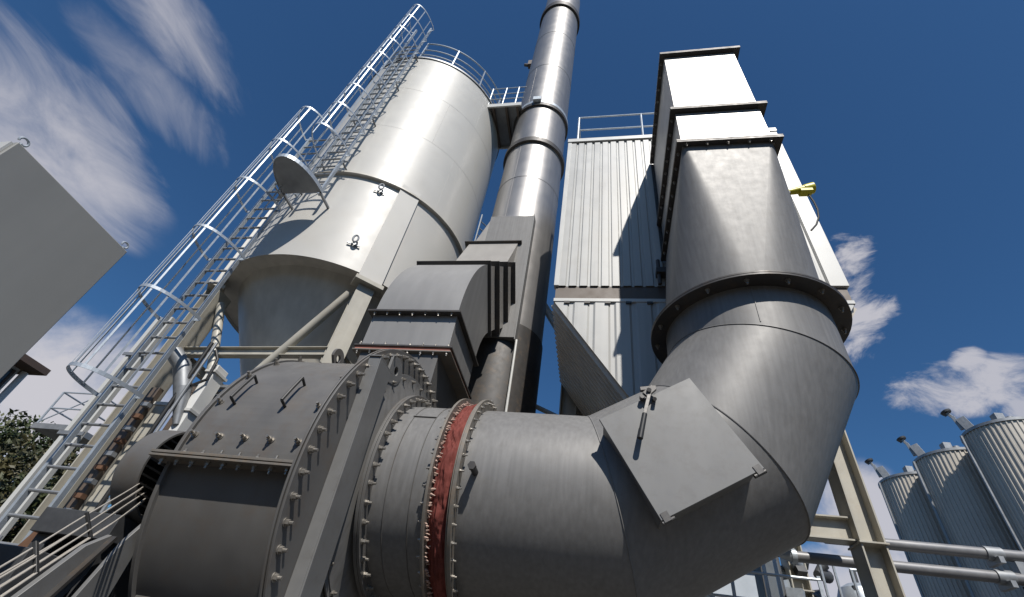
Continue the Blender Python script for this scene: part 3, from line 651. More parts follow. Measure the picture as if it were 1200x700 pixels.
mb = MB(); mb.tube(LEG[3] + V3((0.2, 0, 6.6)), LEG[3].lerp(LEG[0], 0.45) + V3((0, 0, 4.3)), 0.075, n=16); build('brace', mb, cream_steel, si)
for (px, py, pz) in ((-4.53, 5.27, 7.72), (-4.56, 5.25, 9.34)):
    u = V3((px - LX, py - LY, 0)).normalized(); c = V3((LX, LY, pz)) + u * (LR + 0.03); t = V3((-u.y, u.x, 0)); mb = MB()
    mb.path([c + u * 0.06 + (V3((0, 0, 1)) * cos(q) * 0.085 + t * sin(q) * 0.045) for q in [2 * pi * i / 20 for i in range(20)]], 0.019, 8, True)
    mb.bar(c + t * 0.03 - u * 0.03 - V3((0, 0, 0.13)), c + t * 0.03 - u * 0.03 + V3((0, 0, 0.0)), 0.05, 0.04, u)
    mb.bar(c - t * 0.12 - V3((0, 0, 0.10)), c + t * 0.12 - V3((0, 0, 0.10)), 0.02, 0.025); build('lifting_lug', mb, galv_dark, si)
mb = MB(); mb.box(LX - 0.35, LX + 0.35, LY - 0.35, LY + 0.35, 2.9, 3.5); mb.tube((LX, LY, 2.9), (LX, LY, 2.2), 0.25, 0.3, 24); build('rotary_valve', mb, dark_eq, si, bevel=0.01)

# railing round the silo roof
rl = thing('roof_railing', 'curved galvanised railing round the edge of the silo roof', 'railing', (LX, LY, 15.74))
def arc(r, z, a0, a1, n=80): return [(LX + r * cos(a0 + (a1 - a0) * i / n), LY + r * sin(a0 + (a1 - a0) * i / n), z) for i in range(n + 1)]
RA0, RA1 = radians(-84), radians(-100 + 360)
for z, r_ in ((16.00, 0.020), (16.35, 0.020), (16.84, 0.024)):
    mb = MB(); mb.path(arc(LR - 0.02, z, RA0, RA1), r_, 8); build('rail', mb, galv, rl)
for k in range(15):
    a = RA0 + (RA1 - RA0) * k / 14; p = V3((LX + (LR - 0.02) * cos(a), LY + (LR - 0.02) * sin(a), 0)); t = V3((-sin(a), cos(a), 0))
    mb = MB(); mb.bar(p + V3((0, 0, 15.72)), p + V3((0, 0, 16.84)), 0.05, 0.03, t); build('post', mb, galv, rl)

# caged ladders
def caged_ladder(label, xm, z0, z1, cz0, cz1, step, group):
    t = thing('caged_ladder', label, 'ladder', (xm, 4.72, z0), group); Y = 4.72; hw = 0.25
    for sx in (-1, 1):
        mb = MB(); mb.box(xm + sx * hw - 0.022, xm + sx * hw + 0.022, Y - 0.032, Y + 0.032, z0, z1); build('stile', mb, galv, t)
    m0 = None; k = 0; z = z0 + 0.15
    while z < z1 - (1.2 if z1 > 12 else 0.1):
        if m0 is None:
            mb = MB(); mb.tube((xm - hw + 0.022, Y, z), (xm + hw - 0.022, Y, z), 0.020, n=8); m0 = build('rung', mb, galv_dark, t); zf = z
        else:
            o = m0.copy(); COL.objects.link(o); o.parent = t; o.location = (0, 0, z - zf)
        z += 0.28
    def U(tt): return xm + 0.37 * cos(tt), Y - 0.76 * sin(tt)
    nh = max(2, round((cz1 - cz0) / step) + 1)
    for i in range(nh):
        zz = cz0 + (cz1 - cz0) * i / (nh - 1); mb = MB()
        pts = [U(pi * j / 24) for j in range(25)]
        pts = [(xm + hw, Y)] + pts + [(xm - hw, Y)]
        for (xa, ya), (xb_, yb_) in zip(pts[:-1], pts[1:]): mb.bar((xa, ya, zz), (xb_, yb_, zz), 0.008, 0.05)
        build('cage_hoop', mb, galv, t)
    for tt in (0.12 * pi, 0.26 * pi, 0.40 * pi, 0.5 * pi, 0.60 * pi, 0.74 * pi, 0.88 * pi):
        x, y = U(tt); n_ = V3((cos(tt) / 0.37, -sin(tt) / 0.76, 0)).normalized(); mb = MB()
        mb.bar((x - n_.x * .008, y - n_.y * .008, cz0), (x - n_.x * .008, y - n_.y * .008, cz1), 0.026, 0.008, n_); build('cage_bar', mb, galv, t)
    zz = z0 + 1.2
    while zz < min(z1 - 1.5, 15.6):
        if zz > 7.2:
            for sx in (-1, 1):
                x = xm + sx * hw; ys = LY - sqrt(LR ** 2 - (x - LX) ** 2); mb = MB(); mb.bar((x, Y, zz), (x, ys + 0.01, zz), 0.04, 0.012)
                if sx > 0: mb.bar((x, Y, zz), (x + 0.16, Y + 0.02, zz - 0.02), 0.02, 0.02)
                build('wall_bracket', mb, galv_dark, t)
        zz += 1.9
    return t
caged_ladder('lower caged ladder climbing from the ground to the half round rest platform', -6.31, 0.12, 10.75, 4.05, 10.7, 1.33, 'caged ladders on the silo')
caged_ladder('upper caged ladder reaching from the rest platform to the silo roof railing', -5.62, 8.52, 17.35, 9.9, 17.2, 0.95, 'caged ladders on the silo')
rp = thing('rest_platform', 'half round grey rest platform below the upper caged ladder', 'platform', (-5.62, 4.7, 8.45))
mb = MB(); mb.prism([(-5.64 + 0.42 * cos(pi + pi * i / 24), 4.62 + 0.80 * sin(pi + pi * i / 24), 8.44) for i in range(25)], (0, 0, 0.03)); build('deck_plate', mb, galv_dark, rp)
mb = MB(); pts = [(-5.64 + 0.42 * cos(pi + pi * i / 24), 4.62 + 0.80 * sin(pi + pi * i / 24), 8.47) for i in range(25)]
for a, b in zip(pts[:-1], pts[1:]): mb.bar(a, b, 0.006, 0.09)
build('toe_rim', mb, galv, rp)
for x, y in ((-5.25, 5.0), (-6.03, 5.03)):
    mb = MB(); mb.bar((x, 4.62, 8.43), (x, y, 8.43), 0.04, 0.04); build('support_arm', mb, galv_dark, rp)

# walkway from silo roof to stack
wk = thing('access_walkway', 'railed steel walkway bridging the silo roof and the chimney stack', 'walkway', (-3.0, 7.1, 15.4))
mb = MB(); mb.box(-3.55, -2.45, 6.45, 7.80, 15.40, 15.44); build('deck', mb, galv_dark, wk)
for y in (6.40, 7.802):
    mb = MB(); mb.box(-3.58, -2.45, y, y + 0.048, 15.28, 15.46); build('edge_beam', mb, clad_trim, wk)
for x in (-3.35, -2.95, -2.6):
    mb = MB(); mb.box(x, x + 0.06, 6.45, 7.80, 15.26, 15.40); build('bearer', mb, brown_steel, wk)
for y in (6.42, 7.82):
    for x in (-3.50, -3.05, -2.65):
        mb = MB(); mb.tube((x, y, 15.44), (x, y, 16.54), 0.022, n=8); build('post', mb, galv, wk)
    for z in (15.8, 16.15, 16.54):
        mb = MB(); mb.tube((-3.55, y, z), (-2.42, y, z), 0.018, n=8); build('rail', mb, galv, wk)
hl = thing('hanging_ladder', 'short galvanised ladder in the gap between silo and chimney', 'ladder', (-3.2, 8.2, 9.0))
for sx in (-0.2, 0.2):
    mb = MB(); mb.box(-3.42 + sx * 0.7, -3.39 + sx * 0.7, 8.62 + sx, 8.66 + sx, 8.5, 12.6); build('stile', mb, galv, hl)
for k in range(13):
    mb = MB(); mb.tube((-3.545, 8.44, 8.7 + k * 0.3), (-3.265, 8.84, 8.7 + k * 0.3), 0.02, n=6); build('rung', mb, galv, hl)

# ------------------------------------------------------------------ filter house
HX0_, HX1_, HY0, HY1, HZ0, HZ1 = -0.71, 3.36, 5.25, 10.2, 6.62, 10.86
fh = thing('filter_house', 'tall off white ribbed filter house standing on cream columns behind the riser duct', 'filter house', (1.3, 7.6, 0.12))
def ribbed_front(m_, x0, x1, y, pitch, depth, zfun0, zfun1):
    """trapezoid-ribbed sheet facing -Y from x0 to x1"""
    xs = []; x = x0; k = 0
    while x < x1 - 1e-6:
        for fx, dy in ((0.0, 0.0), (0.62, 0.0), (0.72, depth), (0.90, depth)):
            if x + fx * pitch < x1: xs.append((x + fx * pitch, y + dy))
        x += pitch
    xs.append((x1, y))
    vs = [(a, b, zfun0(a)) for a, b in xs] + [(a, b, zfun1(a)) for a, b in xs]; n_ = len(xs)
    m_.add(vs, [(i, i + 1, n_ + i + 1, n_ + i) for i in range(n_ - 1)]); return m_
mb = MB(); ribbed_front(mb, HX0_ + 0.05, HX1_ - 0.22, HY0, 0.165, 0.022, lambda x: HZ0, lambda x: HZ1 - 0.03); build('front_cladding', mb, clad, fh, angle=20)
mb = MB(); mb.box(HX0_, HX1_, HY0 + 0.03, HY1, HZ0 + 0.012, HZ1 - 0.02); build('wall', mb, clad, fh)
mb = MB(); mb.box(HX0_ - 0.03, HX1_ + 0.03, HY0 - 0.03, HY1 + 0.03, HZ1, HZ1 + 0.12); build('roof_edge', mb, clad_trim, fh, bevel=0.004)
for x0, x1 in ((HX0_ - 0.02, HX0_ + 0.055), (HX1_ - 0.22, HX1_ + 0.02)):
    mb = MB(); mb.box(x0, x1, HY0 - 0.012, HY0 + 0.10, HZ0, HZ1 - 0.004); build('corner_flashing', mb, clad_trim, fh, bevel=0.003)
mb = MB(); mb.box(HX0_ + 0.01, HX1_ - 0.01, HY0 + 0.025, HY1 - 0.1, 6.37, HZ0 + 0.010); build('belt_beam', mb, brown_steel, fh)
mb = MB(); mb.box(HX0_ - 0.005, HX1_ + 0.005, HY0 + 0.008, HY0 + 0.20, 6.305, 6.366); build('lower_flashing', mb, clad_trim, fh, bevel=0.003)
# trough hoppers (two, one behind the other)
HM, HB, HZB, HZT = 1.325, 0.30, 3.70, 6.31
def hop_edge(x):  # lower edge height of the front panel
    if x < HM - HB: return HZT - (x - HX0_) * (HZT - HZB) / (HM - HB - HX0_)
    if x > HM + HB: return HZT - (HX1_ - x) * (HZT - HZB) / (HX1_ - HM - HB)
    return HZB
for k, (ya, yb) in enumerate(((HY0 + 0.02, 7.52), (7.95, HY1))):
    mb = MB(); ribbed_front(mb, HX0_ + 0.02, HX1_ - 0.02, ya, 0.30 if k == 0 else 0.16, 0.02, hop_edge, lambda x: HZT); hp = build('hopper_front', mb, clad if k == 0 else rib_under, fh, angle=20)
    # ribbed sloping undersides, ribs running down the slope
    for sgn in (-1, 1):
        T0 = V3((HX0_ if sgn < 0 else HX1_, 0, HZT)); B1 = V3((HM + sgn * HB, 0, HZB)); sl = (B1 - T0); nrm = V3((0, 1, 0)).cross(sl).normalized(); nrm = nrm if nrm.z < 0 else -nrm
        mb = MB(); ys = []; y = ya
        while y < yb:
            ys += [(y, 0.0), (y + 0.055, 0.0), (y + 0.07, 0.05), (y + 0.115, 0.05)]; y += 0.13
        ys = [q for q in ys if q[0] < yb] + [(yb, 0)]
        vs = [T0 + V3((0, q[0], 0)) + nrm * q[1] for q in ys] + [B1 + V3((0, q[0], 0)) + nrm * q[1] for q in ys]; n_ = len(ys)
        mb.add(vs, [(i, i + 1, n_ + i + 1, n_ + i) for i in range(n_ - 1)]); build('hopper_underside', mb, rib_under, fh, angle=20)
    mb = MB(); mb.box(HM - HB, HM + HB, ya, yb, HZB - 0.25, HZB + 0.01); build('hopper_trough', mb, rib_under, fh)
# H columns and tie beams
for x, y in ((-0.58, 7.72), (3.42, 7.20), (-0.58, 10.0), (3.42, 10.0)):
    mb = MB(); hcol(mb, x, y, 0.12, 6.37); mb.box(x - 0.17, x + 0.17, y - 0.20, y + 0.19, 3.80, 3.822); build('column', mb, cream_steel, fh, bevel=0.003)
mb = MB(); z0, z1, yb_ = 3.84, 4.14, 7.20
mb.box(-0.4, 3.268, yb_ - 0.10, yb_ + 0.10, z0, z0 + 0.02); mb.box(-0.4, 3.268, yb_ - 0.10, yb_ + 0.10, z1 - 0.02, z1); mb.box(-0.4, 3.268, yb_ - 0.008, yb_ + 0.008, z0 + 0.02, z1 - 0.02); build('tie_beam', mb, cream_steel, fh)
for k in range(13):
    mb = MB(); mb.box(HX0_ + 0.16 + k * 0.30, HX0_ + 0.24 + k * 0.30, HY0 - 0.004, HY0 + 0.018, 6.262, 6.302); build('flashing_clip', mb, flange_paint, fh)
# white pipes bridging the gap between stack and filter house
for r_, a_, b_, lab in ((0.085, (-1.62, 7.75, 9.05), (0.2, 7.75, 5.75), 'thicker white pipe slanting behind the filter house from the chimney side'), (0.05, (-1.52, 7.55, 8.72), (0.2, 7.55, 5.55), 'thinner white pipe slanting just below the thicker white one'), (0.045, (-1.6, 7.9, 6.15), (0.4, 7.9, 5.25), 'short white stay rod low between the chimney and the filter house')):
    mb = MB(); mb.tube(a_, b_, r_, n=16); tag(build('white_pipe', mb, clad_trim, base=a_), lab, 'pipe')
# roof railing
rr = thing('roof_railing', 'thin galvanised railing along the front of the filter house roof', 'railing', (1.3, 5.4, HZ1 + 0.12))
for z in (11.62, 12.20):
    mb = MB(); mb.tube((-0.55, 5.38, z), (3.25, 5.38, z), 0.020, n=8); build('rail', mb, galv, rr)
for z in (11.62, 12.20):
    mb = MB(); mb.tube((-0.55, 5.38, z), (-0.55, 9.9, z), 0.020, n=8); build('rail', mb, galv, rr)
for x, y in ((-0.55, 5.38), (0.85, 5.38), (2.1, 5.38), (3.25, 5.38), (-0.55, 7.6), (-0.55, 9.9)):
    mb = MB(); mb.tube((x, y, HZ1 + 0.12), (x, y, 12.20), 0.022, n=8); build('post', mb, galv, rr)
# yellow device with hanging cable
yd = thing('yellow_lamp', 'small yellow hand lamp clipped beside the riser duct with a black cable loop', 'lamp', (2.25, 3.9, 7.1))
LP = V3((2.44, 3.85, 6.95))
mb = MB(); mb.tube(LP + V3((-0.16, 0, -0.04)), LP + V3((0.04, 0, 0.01)), 0.035, 0.055, 14); mb.tube(LP + V3((0.04, 0, 0.01)), LP + V3((0.15, 0, 0.035)), 0.06, 0.075, 14); mb.box(LP.x - 0.02, LP.x + 0.12, LP.y - 0.05, LP.y + 0.05, LP.z - 0.07, LP.z - 0.02); build('lamp_body', mb, yellow, yd, bevel=0.004)
mb = MB(); mb.box(LP.x - 0.24, LP.x - 0.14, LP.y - 0.03, LP.y + 0.03, LP.z - 0.08, LP.z - 0.03); build('clip', mb, black_rubber, yd)
mb = MB(); mb.path([LP + V3((0.07, 0, -0.1)), LP + V3((0.09, 0, -0.25)), LP + V3((0.09, 0, -0.40)), LP + V3((0.06, 0, -0.55)), LP + V3((0.0, 0, -0.68)), LP + V3((-0.08, 0, -0.78))], 0.011, 8); build('cable', mb, black_rubber, yd)

# ------------------------------------------------------------------ riser: square to round transition and rectangular duct
rs = thing('riser_duct', 'grey square to round riser duct with bright upper sections feeding the filter house', 'duct', (1.5, YP, 4.9))
QX0, QX1, QY0, QY1, QZ = 0.97, 2.03, 3.262, 5.19, 7.11
mb = MB(); cir = [(XB + RP * cos(2 * pi * i / N), YP + RP * sin(2 * pi * i / N), 4.93) for i in range(N)]
cor = [(QX1, QY1, QZ), (QX0, QY1, QZ), (QX0, QY0, QZ), (QX1, QY0, QZ)]      # ++, -+, --, +-
# each corner is a swept cone: subdivide the fan towards its corner so that it shades smoothly
ST = 10; vs = list(cir); fs = []
for k in range(4):
    rows = []
    for s_ in range(ST + 1):
        f = s_ / ST; rad = 0.055
        row = []
        for j in range(N // 4 + 1):
            i = (k * N // 4 + j) % N; t = 2 * pi * (k * N // 4 + j) / N
            sx, sy_ = (1, -1, -1, 1)[k], (1, 1, -1, -1)[k]
            cc = V3((cor[k][0] - sx * rad, cor[k][1] - sy_ * rad, QZ)); tp = cc + V3((cos(t), sin(t), 0)) * rad
            row.append(V3(cir[i]).lerp(tp, f))
        rows.append(row)
    o = len(vs); w = N // 4 + 1; vs += [p for r in rows for p in r]
    for s_ in range(ST):
        for j in range(w - 1): fs.append((o + s_ * w + j, o + s_ * w + j + 1, o + (s_ + 1) * w + j + 1, o + (s_ + 1) * w + j))
    rows_last = rows
    if k == 0: first = o
    prevo = o
    # flat triangle to the next corner
    t = 2 * pi * ((k + 1) * N // 4) / N; k2 = (k + 1) % 4
    sxa, sya = (1, -1, -1, 1)[k], (1, 1, -1, -1)[k]; sxb, syb = (1, -1, -1, 1)[k2], (1, 1, -1, -1)[k2]
    a = V3((cor[k][0] - sxa * 0.055, cor[k][1] - sya * 0.055, QZ)) + V3((cos(t), sin(t), 0)) * 0.055
    b = V3((cor[k2][0] - sxb * 0.055, cor[k2][1] - syb * 0.055, QZ)) + V3((cos(t), sin(t), 0)) * 0.055
    c = V3(cir[((k + 1) * N // 4) % N]); o2 = len(vs); vs += [c, a, b]; fs.append((o2, o2 + 1, o2 + 2))
mb.add(vs, fs); build('transition_section', mb, duct_paint, rs, angle=14)
mb = MB(); mb.flange((XB, YP, 4.905), 'z', 0.79, 0.96, 0, 0.022); build('round_flange', mb, flange_paint, rs, bevel=0.003)
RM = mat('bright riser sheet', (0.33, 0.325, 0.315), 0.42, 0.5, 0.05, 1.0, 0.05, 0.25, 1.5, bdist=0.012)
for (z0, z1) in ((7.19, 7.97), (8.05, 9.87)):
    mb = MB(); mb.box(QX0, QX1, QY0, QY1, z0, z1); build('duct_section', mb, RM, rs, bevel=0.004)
mb = MB(); mb.obox((QX0, QY0, QZ - 0.012), (QX1 - QX0, 0, 0), (0, QY1 - QY0, 0), (0, 0, 0.03)); build('neck', mb, duct_paint, rs)
for z in (7.15, 8.01, 9.90):
    mb = MB()
    for dz in (-0.030, 0.003): mb.box(QX0 - 0.07, QX1 + 0.09, QY0 - 0.07, QY1 + 0.035, z + dz, z + dz + 0.027)
    ff = build('rectangular_flange', mb, flange_paint, rs, bevel=0.002)
    for k in range(5 if z < 8 else 0): bolt(ff, (QX0 + 0.05 + k * 0.24, QY0 - 0.035, z - 0.030), (0, 0, -1), 0.9)
    for k in range(9): bolt(ff, (QX0 - 0.035, QY0 + 0.1 + k * 0.21, z - 0.030), (0, 0, -1), 0.9)
mb = MB(); mb.box(QX0 + 0.05, QX1 - 0.05, QY0 + 0.05, QY1, 9.93, 9.96); build('top_cover', mb, flange_paint, rs)
mb = MB(); mb.box(QX0 - 0.05, QX1 + 0.05, QY1 + 0.036, HY0 - 0.014, 7.3, 9.85); build('wall_collar', mb, flange_paint, rs)
mb = MB()
mb.box(0.80, 0.98, 5.08, 5.225, 6.75, 6.85); mb.tube((0.84, 5.14, 6.55), (0.84, 5.14, 7.05), 0.03, n=10); build('wall_bracket', mb, flange_paint, rs)

# ------------------------------------------------------------------ pipes on the right
pipe_m = mat('grey pipe', (0.20, 0.20, 0.205), 0.45, 0.3, 0.15, 3)
for nm, x0, z, lab in (('upper', 3.25, 4.12, 'upper of two galvanised pipes running right from the cream column'), ('lower', 2.74, 3.83, 'lower of two galvanised pipes, its capped end below the elbow duct')):
    t = thing('galvanised_pipe', lab, 'pipe', (x0, 8.0, z), 'galvanised pipes beside the cream column')
    mb = MB(); mb.tube((x0, 8, z), (16, 8, z), 0.074, n=24); build('pipe_run', mb, pipe_m, t)
    for x in (5.35, 8.9, 12.4):
        mb = MB(); mb.lathe([(0.074, -0.1), (0.094, -0.1), (0.094, 0.1), (0.074, 0.1)], (x, 8, z), 'x', 24); mb.box(x - 0.03, x + 0.03, 7.86, 8.14, z - 0.14, z - 0.06); build('coupling', mb, galv_dark, t)
    if nm == 'lower':
        mb = MB(); mb.lathe([(0.03, -0.18), (0.085, -0.02), (0.10, -0.02), (0.10, 0.05), (0.085, 0.05)], (x0, 8, z), 'x', 24); build('end_cap', mb, galv, t)
    for x in (5.6, 10.0, 14.5):
        mb = MB(); mb.box(x - 0.05, x + 0.05, 7.95, 8.05, 0, z - 0.08); build('pipe_support', mb, galv_dark, t)

# ------------------------------------------------------------------ three ribbed tanks
def tank(label, left_az, d, R, H):
    az_ = radians(left_az) + asin(R / d); c = V3((d * sin(az_), d * cos(az_), 0)); t = thing('ribbed_tank', label, 'tank', tuple(c), 'ribbed tanks in a row')
    mb = MB(); n_ = 52; ring = []
    for i in range(n_):
        for fa, dr_ in ((0, 0), (0.55, 0), (0.66, 0.035), (0.89, 0.035)):
            a = 2 * pi * (i + fa) / n_; ring.append(V3((c.x + (R + dr_) * cos(a), c.y + (R + dr_) * sin(a), 0)))
    mb.ribbon([p for p in ring], [p + V3((0, 0, H)) for p in ring]); build('ribbed_shell', mb, tank_metal, t, angle=15)
    mb = MB(); mb.lathe([(R + 0.04, H - 0.06), (R + 0.06, H - 0.06), (R + 0.06, H + 0.04), (R * 0.3, H + 0.28), (0, H + 0.28)], c, 'z', 52); build('roof', mb, galv_dark, t)
    lf = V3((-cos(az_), sin(az_), 0)); fw = V3((sin(az_), cos(az_), 0))
    def P(a, b, z): return c + lf * a * R + fw * b * R + V3((0, 0, H + z))
    mb = MB(); mb.bar(P(0.62, -0.35, 0.02), P(0.78, -0.38, 0.66), 0.34, 0.30, lf); mb.bar(P(0.86, -0.38, 0.26), P(0.93, -0.40, 0.80), 0.13, 0.12, lf); mb.bar(P(0.93, -0.40, 0.76), P(1.02, -0.42, 0.98), 0.10, 0.10, lf); v = build('vent_pipe', mb, galv_dark, t, bevel=0.01)
    mb = MB(); p = P(1.02, -0.42, 1.0); d_ = (lf * 0.35 + V3((0, 0, 1))).normalized(); mb.tube(p - d_ * 0.02, p + d_ * 0.05, 0.17, 0.19, 12); mb.bar(P(0.98, -0.42, 0.95), P(1.10, -0.44, 0.86), 0.05, 0.05); build('vent_cowl', mb, dark_eq, v)
    mb = MB(); q = P(-0.05, -0.5, 0.0); mb.box(q.x - 0.14, q.x + 0.14, q.y - 0.14, q.y + 0.14, H + 0.05, H + 0.50); q = P(-0.28, -0.4, 0); mb.tube((q.x, q.y, H + 0.08), (q.x, q.y, H + 0.36), 0.13, n=14); build('roof_hatch', mb, galv_dark, t, bevel=0.01)
    mb = MB(); mb.tube(P(0.96, -0.62, -H + 0.1), P(0.96, -0.62, -0.1), 0.05, n=8); build('downpipe', mb, galv_dark, t)
    return t
TR = 1.20
tank('farthest of three ribbed metal tanks, partly hidden behind the middle one', 28.05, 26.85, TR, 11.55)
tank('middle ribbed metal tank between the two others', 31.37, 25.0, TR, 11.55)
tank('nearest ribbed metal tank at the right edge of the row', 35.65, 23.3, TR, 11.55)

# ------------------------------------------------------------------ equipment at lower right
hr = thing('handrail', 'galvanised handrail in front of the dark machinery below the elbow', 'railing', (3.0, 9.0, 2.5))
for z in (2.95, 3.42, 3.80):
    mb = MB(); mb.tube((1.6, 9.0, z), (3.42, 9.0, z), 0.022, n=8); build('rail', mb, galv, hr)
for x in (1.75, 2.10, 2.62, 2.80, 3.40):
    mb = MB(); mb.bar((x, 9.0, 1.9), (x, 9.0, 4.15 if x in (2.62, 2.80) else 3.85), 0.05, 0.03, (0, 1, 0)); build('post', mb, galv, hr)
for x in (3.55, 3.75, 4.0, 4.15):
    mb = MB(); mb.tube((x, 9.2, 1.9), (x, 9.2, 4.12 if x < 3.9 else 4.05), 0.022, n=8); build('post', mb, galv, hr)
mb = MB(); mb.tube((3.5, 9.2, 4.12), (3.78, 9.2, 4.12), 0.022, n=8); mb.tube((3.98, 9.2, 4.05), (4.2, 9.2, 4.05), 0.022, n=8); build('rail', mb, galv, hr)
mb = MB(); mb.box(1.4, 5.2, 8.9, 11.5, 1.78, 1.9)
for x in (1.5, 3.3, 5.0):
    for y in (9.0, 11.3): mb.box(x, x + 0.12, y, y + 0.12, 0, 1.78)
tag(build('equipment_deck', mb, galv_dark, base=(3.2, 10, 0)), 'raised steel deck carrying the pipework below the elbow duct', 'deck')
vc = thing('valve_cluster', 'dark cluster of valves and actuators behind the handrail', 'valves', (3.5, 10.0, 1.9))
rnd = random.Random(3)
for nm, m_, cnt in (('actuator', dark_eq, 16), ('valve_body', galv, 9)):
    mb = MB()
    for i in range(cnt):
        p = V3((3.55 + rnd.uniform(-0.42, 0.42), 10.0 + rnd.uniform(-0.3, 0.3), 3.3 + rnd.uniform(-0.6, 1.0))); d = V3((rnd.uniform(-1, 1), rnd.uniform(-1, 1), rnd.uniform(-1, 1))).normalized()
        if i % 3: mb.tube(p, p + d * rnd.uniform(0.15, 0.4), rnd.uniform(0.05, 0.12), rnd.uniform(0.04, 0.12), 12)
        else: mb.obox(p, d * 0.25, d.cross(V3((0, 0, 1))).normalized() * 0.16, d.cross(d.cross(V3((0, 0, 1)))).normalized() * 0.14)
    mb.tube((3.5, 10.1, 1.9), (3.5, 10.1, 4.2), 0.08, n=12) if nm == 'actuator' else mb.tube((3.65, 9.9, 1.9), (3.65, 9.9, 3.6), 0.06, n=12)
    build(nm, mb, m_, vc)
sv = thing('small_vessel', 'small silver vessel with domed top beside the dark valves', 'vessel', (4.45, 10.2, 1.9))
mb = MB(); mb.lathe([(0.36, 1.9), (0.36, 3.85), (0.30, 4.0), (0.16, 4.08), (0, 4.1)], (4.45, 10.2, 0), 'z', 40); build('vessel_shell', mb, galv, sv)
mb = MB(); mb.tube((4.45, 10.2, 4.05), (4.45, 10.2, 4.3), 0.05, n=12); mb.tube((4.3, 9.95, 2.0), (4.3, 9.95, 4.0), 0.04, n=10); mb.tube((4.6, 9.9, 2.0), (4.6, 9.9, 3.9), 0.03, n=10); build('vessel_pipe', mb, dark_eq, sv)
cb = thing('control_cabinet', 'dark grey control cabinet behind the handrail left of the valves', 'cabinet', (2.85, 10.0, 1.9))
mb = MB(); mb.box(2.78, 3.12, 9.75, 10.2, 1.9, 4.35); build('cabinet_body', mb, dark_eq, cb, bevel=0.01)
mb = MB(); mb.box(2.82, 3.08, 9.735, 9.75, 2.2, 4.2); build('cabinet_door', mb, mat('slate panel', (0.10, 0.115, 0.13), 0.45, 0.1), cb, bevel=0.004)
pb = thing('plant_building', 'pale grey clad building far behind the handrail under the elbow', 'building', (3.5, 16.5, 0))
mb = MB(); mb.box(1.0, 4.4, 14.5, 19, 0, 5.2); build('wall', mb, mat('pale blue cladding', (0.42, 0.46, 0.50), 0.5), pb)
mb = MB(); mb.box(0.9, 4.5, 14.4, 19.1, 5.2, 5.35); build('roof', mb, galv_dark, pb)
mb = MB(); mb.box(2.2, 2.9, 14.46, 14.5, 3.6, 4.5); build('window', mb, glass_m, pb)

# ------------------------------------------------------------------ grey cabinet at the left with lifting hooks
gc = thing('grey_enclosure', 'plain grey sheet metal enclosure with lifting hooks at the left edge', 'enclosure', (-3.35, 1.27, 0))
mb = MB(); mb.box(-3.70, -3.0, 0.885, 1.66, 0.0, 3.475); build('enclosure_body', mb, cab_paint, gc, bevel=0.006)
mb = MB(); mb.box(-3.73, -3.02, 0.872, 0.884, 0.02, 3.46); build('edge_trim', mb, clad_trim, gc)
for y, rr_ in ((0.905, 0.022), (1.635, 0.020)):
    mb = MB(); mb.tube((-3.03, y, 3.47), (-3.03, y, 3.495), 0.008, n=8); mb.path([(-3.03, y + rr_ * cos(a), 3.512 + rr_ * sin(a)) for a in [radians(-80 + 290 * i / 18) for i in range(19)]], 0.0065, 8); build('lifting_hook', mb, galv, gc)

# ------------------------------------------------------------------ far left: shed, platform, railing, trees
sh = thing('white_shed', 'white shed corner with dark brown overhanging eave behind the grey enclosure', 'shed', (-19.5, 10.5, 0))
mb = MB(); mb.box(-22.5, -17.9, 4.0, 10.12, 0, 7.55); build('wall', mb, white_wall, sh)
mb = MB(); mb.box(-22.9, -17.2, 3.6, 10.42, 7.55, 7.75); build('roof', mb, roof_brown, sh)
mb = MB(); mb.box(-17.898, -17.86, 9.2, 9.95, 6.75, 7.45); build('window', mb, glass_m, sh)
mb = MB(); mb.box(-17.897, -17.83, 9.13, 10.02, 6.69, 6.748); mb.box(-17.897, -17.83, 9.13, 9.198, 6.75, 7.45); mb.box(-17.897, -17.83, 9.952, 10.02, 6.75, 7.45); build('window_frame', mb, roof_brown, sh)
mb = MB(); mb.tube((-17.75, 10.2, 0), (-17.75, 10.2, 7.5), 0.09, n=12); build('downpipe', mb, clad_trim, sh)

bp_ = thing('railed_platform', 'small railed inspection platform on a post beyond the caged ladder', 'platform', (-11.5, 8.25, 0))
mb = MB(); mb.box(-12.3, -11.15, 7.95, 8.9, 4.85, 4.97); build('deck', mb, galv_dark, bp_)
for x, y in ((-12.25, 7.98), (-11.2, 7.98), (-11.2, 8.86), (-12.25, 8.86)):
    mb = MB(); mb.tube((x, y, 4.97), (x, y, 5.75), 0.022, n=8); build('post', mb, galv, bp_)
for z in (5.35, 5.75):
    mb = MB(); mb.path([(-12.25, 8.86, z), (-12.25, 7.98, z), (-11.2, 7.98, z), (-11.2, 8.86, z)], 0.02, 8); build('rail', mb, galv, bp_)
mb = MB(); mb.tube((-11.7, 8.4, 0), (-11.7, 8.4, 4.85), 0.11, n=14); build('support_post', mb, galv_dark, bp_)
mb = MB(); mb.bar((-12.25, 7.98, 5.0), (-11.2, 7.98, 5.72), 0.02, 0.02); build('brace', mb, galv, bp_)

yr = thing('yard_railing', 'low galvanised yard railing in front of the trees at the far left', 'railing', (-9.8, 6.2, 0))
for z in (1.6, 2.0, 2.4):
    mb = MB(); mb.tube((-11.2, 6.9, z), (-7.9, 5.6, z), 0.03, n=8); build('rail', mb, galv, yr)
for k in range(8):
    f = k / 7; x, y = -11.2 + 3.3 * f, 6.9 - 1.3 * f; mb = MB(); mb.box(x - 0.03, x + 0.03, y - 0.03, y + 0.03, 0, 2.45); build('post', mb, galv_dark, yr)

